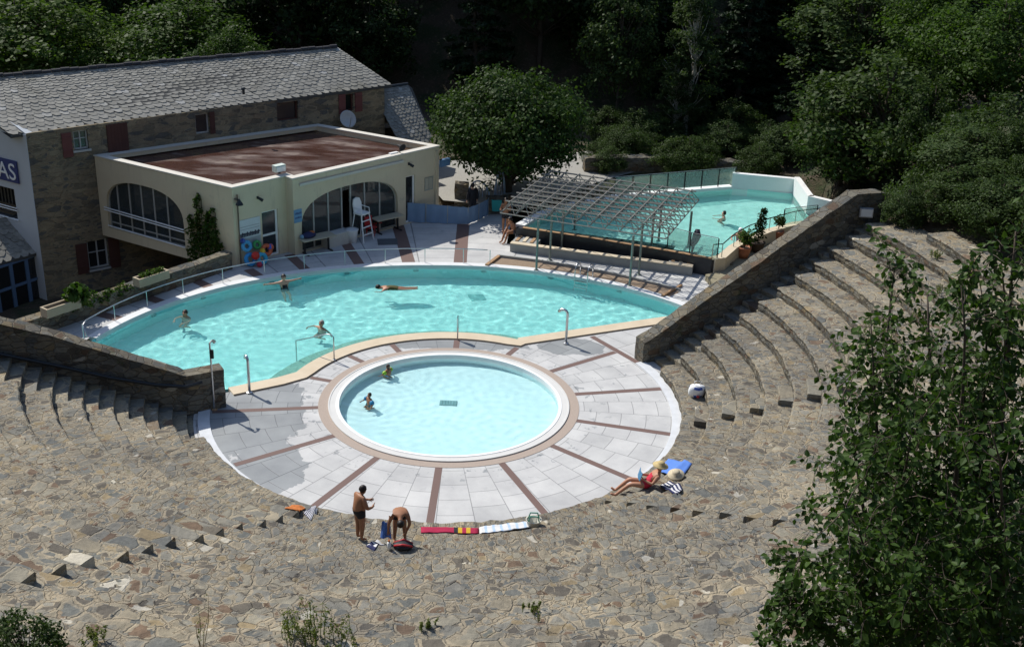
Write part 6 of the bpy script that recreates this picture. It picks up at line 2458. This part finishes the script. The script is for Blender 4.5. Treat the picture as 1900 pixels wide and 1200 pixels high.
mb.add([Vector(v)+Vector((0, .02, 0)) for v in vs], [(i*7+j, (i+1)*7+j, (i+1)*7+j+1, i*7+j+1) for i in range(8) for j in range(6)])
tag(mb.build('blue_cloth', M_BLUEFAB, smooth=True), 'blue cloth hanging from the right hand of the bending man', 'cloth')

p = hit(1199, 903)
zt = p.z
person(p, 183, pose(pelvis=(0, 0, .12), spine=(-.14, 0, .25), chest=(-.27, 0, .38), neck=(-.36, 0, .53), jaw=(-.35, 0, .61), head=(-.36, 0, .68), crown=(-.37, 0, .745),
                    shL=(-.3, .18, .46), elL=(-.12, .27, .25), wrL=(.1, .17, .33), tipL=(.2, .1, .4), hipL=(.02, .1, .1), knL=(.5, .1, .16), anL=(.93, .11, -.22), toL=(1.08, .12, -.16),
                    knR=(.5, -.12, .2), anR=(.9, -.16, -.22), toR=(1.03, -.2, -.14)),
       'sunbather in a red swimsuit and straw hat reading on the lowest tier', S_MID, H_BROWN, [('swimsuit', C_RED, SUIT, .008)], girl=True, fat=1.08,
       hat=plain('straw', (.52, .41, .2), .85, var=.2, scale=40))
bk = p+rot2((.24, 0, .42), R_(183))
b_ = empty('magazine', bk, 'open blue magazine held by the sunbather in the red swimsuit', 'magazine')
for s in (-1, 1):
    mb = MB()
    mb.panel(bk, rot2((-.12, s, 0), R_(183)).normalized(), Vector((.25, .03, .95)), Vector((1, 0, -.2)), [(0, -.12), (.2, -.12), (.2, .14), (0, .14)], -.006, .006)
    mb.build('page', plain('blue_cover', (.06, .2, .36), .5, var=.5, scale=18), b_)
hp = hit(1254, 882)
tag(MB().lathe(hp+Z3*.03, [(.26, 0), (.25, .03), (.13, .04), (.12, .13), (.05, .16), (1e-4, .16)], 20, ((1, 0, .1), (0, 1, .2), (-.1, -.2, 1))).build('straw_hat', plain('pale_straw_hat', (.55, .48, .34), .85, var=.25, scale=30), smooth=True),
    'second pale straw hat lying on the blue towel behind the sunbather', 'hat')

def kneel(**kw):
    j = pose(**kw)
    for s, sg in (('L', 1), ('R', -1)):
        j['kn'+s] = (.26, .13*sg, .66)
        j['an'+s] = (-.12, .14*sg, .62)
        j['to'+s] = (-.22, .14*sg, .60)
    return j
FLOOR = -1.45
def tread(**kw):
    j = pose(**kw)
    for s, sg in (('L', 1), ('R', -1)):
        j['kn'+s] = (.28, .13*sg, .64+.05*sg)
        j['an'+s] = (.02, .15*sg, .38+.08*sg)
        j['to'+s] = (-.06, .15*sg, .25+.08*sg)
    return j
def swimmer(px, py, face, label, skin, hair, J=None, clothes=(), z=WZ, floor=FLOOR, dz=0.0, **kw):
    p = P(px, py, z)
    p.z = floor+dz
    return person(p, face, J or pose(), label, skin, hair, clothes, **kw)
ARMS_FWD = dict(elL=(.2, .34, 1.33), wrL=(.42, .25, 1.28), tipL=(.56, .18, 1.27))
swimmer(344, 587, 250, 'dark haired swimmer wading near the far left edge of the large pool', S_MID, H_DARK, tread(**ARMS_FWD), [('trunks', C_BLACK, TRUNKS, .008)], dz=-.14)
swimmer(527, 533, -62, 'woman in a dark swimsuit leaning on the far pool edge with arms spread', S_FAIR, H_DARK,
        pose(shL=(0, .17, 1.36), elL=(-.12, .46, 1.33), wrL=(-.22, .72, 1.32), tipL=(-.26, .88, 1.31), shR=(0, -.17, 1.36), elR=(-.06, -.46, 1.32), wrR=(-.1, -.72, 1.32), tipR=(-.12, -.88, 1.31), neck=(.0, 0, 1.44), jaw=(.02, 0, 1.51), head=(.01, 0, 1.58), crown=(0, 0, 1.645),
             hipL=(.12, .09, .82), pelvis=(.1, 0, .88), spine=(.06, 0, 1.07), chest=(.0, 0, 1.26), knL=(.42, .12, .52), anL=(.55, .12, .16), toL=(.68, .13, .1)), [('swimsuit', C_BLACK, SUIT, .008)], girl=True, dz=.24)
swimmer(597, 609, 225, 'balding man standing chest deep in the middle of the large pool, one arm bent', S_MID, H_GREY, tread(elR=(.08, -.48, 1.36), wrR=(.25, -.62, 1.22), tipR=(.34, -.60, 1.1), elL=(-.1, .34, 1.2), wrL=(-.12, .45, 1.0), tipL=(-.12, .5, .86)), [('trunks', C_BLACK, TRUNKS, .008)], fat=1.12, dz=-.08)
p = P(731, 535, WZ)
p.z = WZ
lie = dict(pelvis=(-.05, 0, -.02), spine=(.13, 0, .01), chest=(.33, 0, .01), neck=(.5, 0, .02), jaw=(.57, 0, .03), head=(.66, 0, .05), crown=(.73, 0, .05), fwd=(0, 0, -1),
           shL=(.42, .18, .0), elL=(.55, .36, -.08), wrL=(.72, .3, -.14), tipL=(.84, .24, -.16), hipL=(-.1, .09, -.02), knL=(-.5, .1, -.03), anL=(-.9, .09, .0), toL=(-1.05, .09, .02))
person(p, 186, pose(**lie), 'swimmer in a dark patterned swimsuit floating face down in the large pool', S_MID, H_DARK, [('swimsuit', plain('patterned_swimwear', (.09, .08, .02), .7, var=.8, scale=25), SUIT, .008)], girl=True)
KID = dict(elL=(.05, .38, 1.28), wrL=(.22, .50, 1.08), tipL=(.32, .52, .98))
p = P(686, 748, -.1)
p.z = -.55
p.z = -.90
person(p, 215, kneel(**KID), 'small child with blue armbands wading in the paddling pool', S_TAN, H_DARK, [('trunks', C_BLUE, TRUNKS, .012)], sc=.68, fat=1.25, bands=plain('blue_vinyl', (.02, .20, .40), .35))
p = P(720, 692, -.1)
p.z = -.55
p.z = -.88
person(p, 150, kneel(**KID), 'small child with lime green armbands by the rim of the paddling pool', S_TAN, H_BROWN, [('trunks', plain('sky_swimwear', (.1, .3, .6), .7), TRUNKS, .012)], sc=.64, fat=1.25, bands=plain('lime_vinyl', (.30, .55, .03), .35), longhair=True)
swimmer(1343, 401, 170, 'dark haired swimmer up to the shoulders in the upper pool', S_FAIR, H_DARK, tread(**ARMS_FWD), [('trunks', C_BLACK, TRUNKS, .008)], z=UPZ, floor=UPZ-1.2, dz=-.3)
swimmer(1372, 444, 240, 'bather in a white cap at the rim of the upper pool, behind the bushy pot', S_FAIR, M_WHITE, pose(cap=True, **ARMS_FWD), [('swimsuit', plain('pink_swimwear', (.5, .25, .3), .7), SUIT, .008)], z=UPZ, floor=UPZ-1.2)
p = P(937, 431, 0)
person(p, -95, pose(elL=(.12, .25, 1.16), wrL=(.3, .2, 1.25), tipL=(.42, .16, 1.3)), 'bather standing on the deck behind the left corner of the pergola', S_TAN, H_DARK, [('trunks', C_BLACK, SHORTS, .012)])
p = P(954, 433, .42)
p.z = .42
person(p, 215, pose(pelvis=(0, 0, .1), spine=(.05, 0, .27), chest=(.14, 0, .44), neck=(.22, 0, .59), jaw=(.28, 0, .65), head=(.28, 0, .73), crown=(.28, 0, .8), fwd=(1, 0, -.3), shL=(.16, .18, .53), elL=(.24, .26, .27), wrL=(.42, .14, .2), tipL=(.53, .08, .16),
                    hipL=(.03, .1, .1), knL=(.45, .13, .14), anL=(.62, .12, -.32), toL=(.78, .13, -.38)), 'bather in grey trunks sitting on the end of the trough under the pergola', S_TAN, H_DARK, [('trunks', C_GREY, SHORTS, .012)])
p = P(876, 402, 0)
o = person(p, 120, pose(), 'person dressed all in black standing behind the blue windbreak', S_FAIR, H_DARK, [('top', C_BLACK, {'pelvis-spine': (0, 1), 'spine-chest': (0, 1), 'chest-neck': (0, .6), 'chest-sh': (0, 1), 'sh-el': (0, 1), 'el-wr': (0, .9)}, .035), ('trousers', C_BLACK, {'pelvis-hip': (0, 1), 'hip-kn': (0, 1), 'kn-an': (0, .9)}, .02)], fat=1.2)
# ------------------------------------------------------------------ light and air
SUN_AZ, SUN_EL = 139.0, 48.0
l = bpy.data.lights.new('sun', 'SUN')
l.energy = 4.7
l.angle = R_(.5)
l.color = (1.0, .955, .88)
lo = bpy.data.objects.new('sun', l)
COL.objects.link(lo)
sd = Vector((math.cos(R_(SUN_EL))*math.cos(R_(SUN_AZ)), math.cos(R_(SUN_EL))*math.sin(R_(SUN_AZ)), math.sin(R_(SUN_EL))))
lo.rotation_euler = sd.to_track_quat('Z', 'Y').to_euler()
lo.location = sd*80
l.cycles.is_caustics_light = True
w = bpy.data.worlds.new('World')
SC.world = w
w.use_nodes = True
nt = w.node_tree
bg = nt.nodes['Background']
sk = nt.nodes.new('ShaderNodeTexSky')
sk.sky_type = 'NISHITA'
sk.sun_disc = False
sk.sun_elevation = R_(SUN_EL)
sk.sun_rotation = R_(90-SUN_AZ)
sk.altitude = 400
nt.links.new(sk.outputs[0], bg.inputs[0])
bg.inputs[1].default_value = .145
SC.view_settings.view_transform = 'Standard'
SC.view_settings.look = 'None'
SC.view_settings.exposure = 0
SC.view_settings.gamma = 1
SC.render.engine = 'CYCLES'
SC.cycles.max_bounces = 8
SC.cycles.diffuse_bounces = 3
SC.cycles.glossy_bounces = 3
SC.cycles.transparent_max_bounces = 16
SC.cycles.use_denoising = True
SC.cycles.sample_clamp_indirect = 6
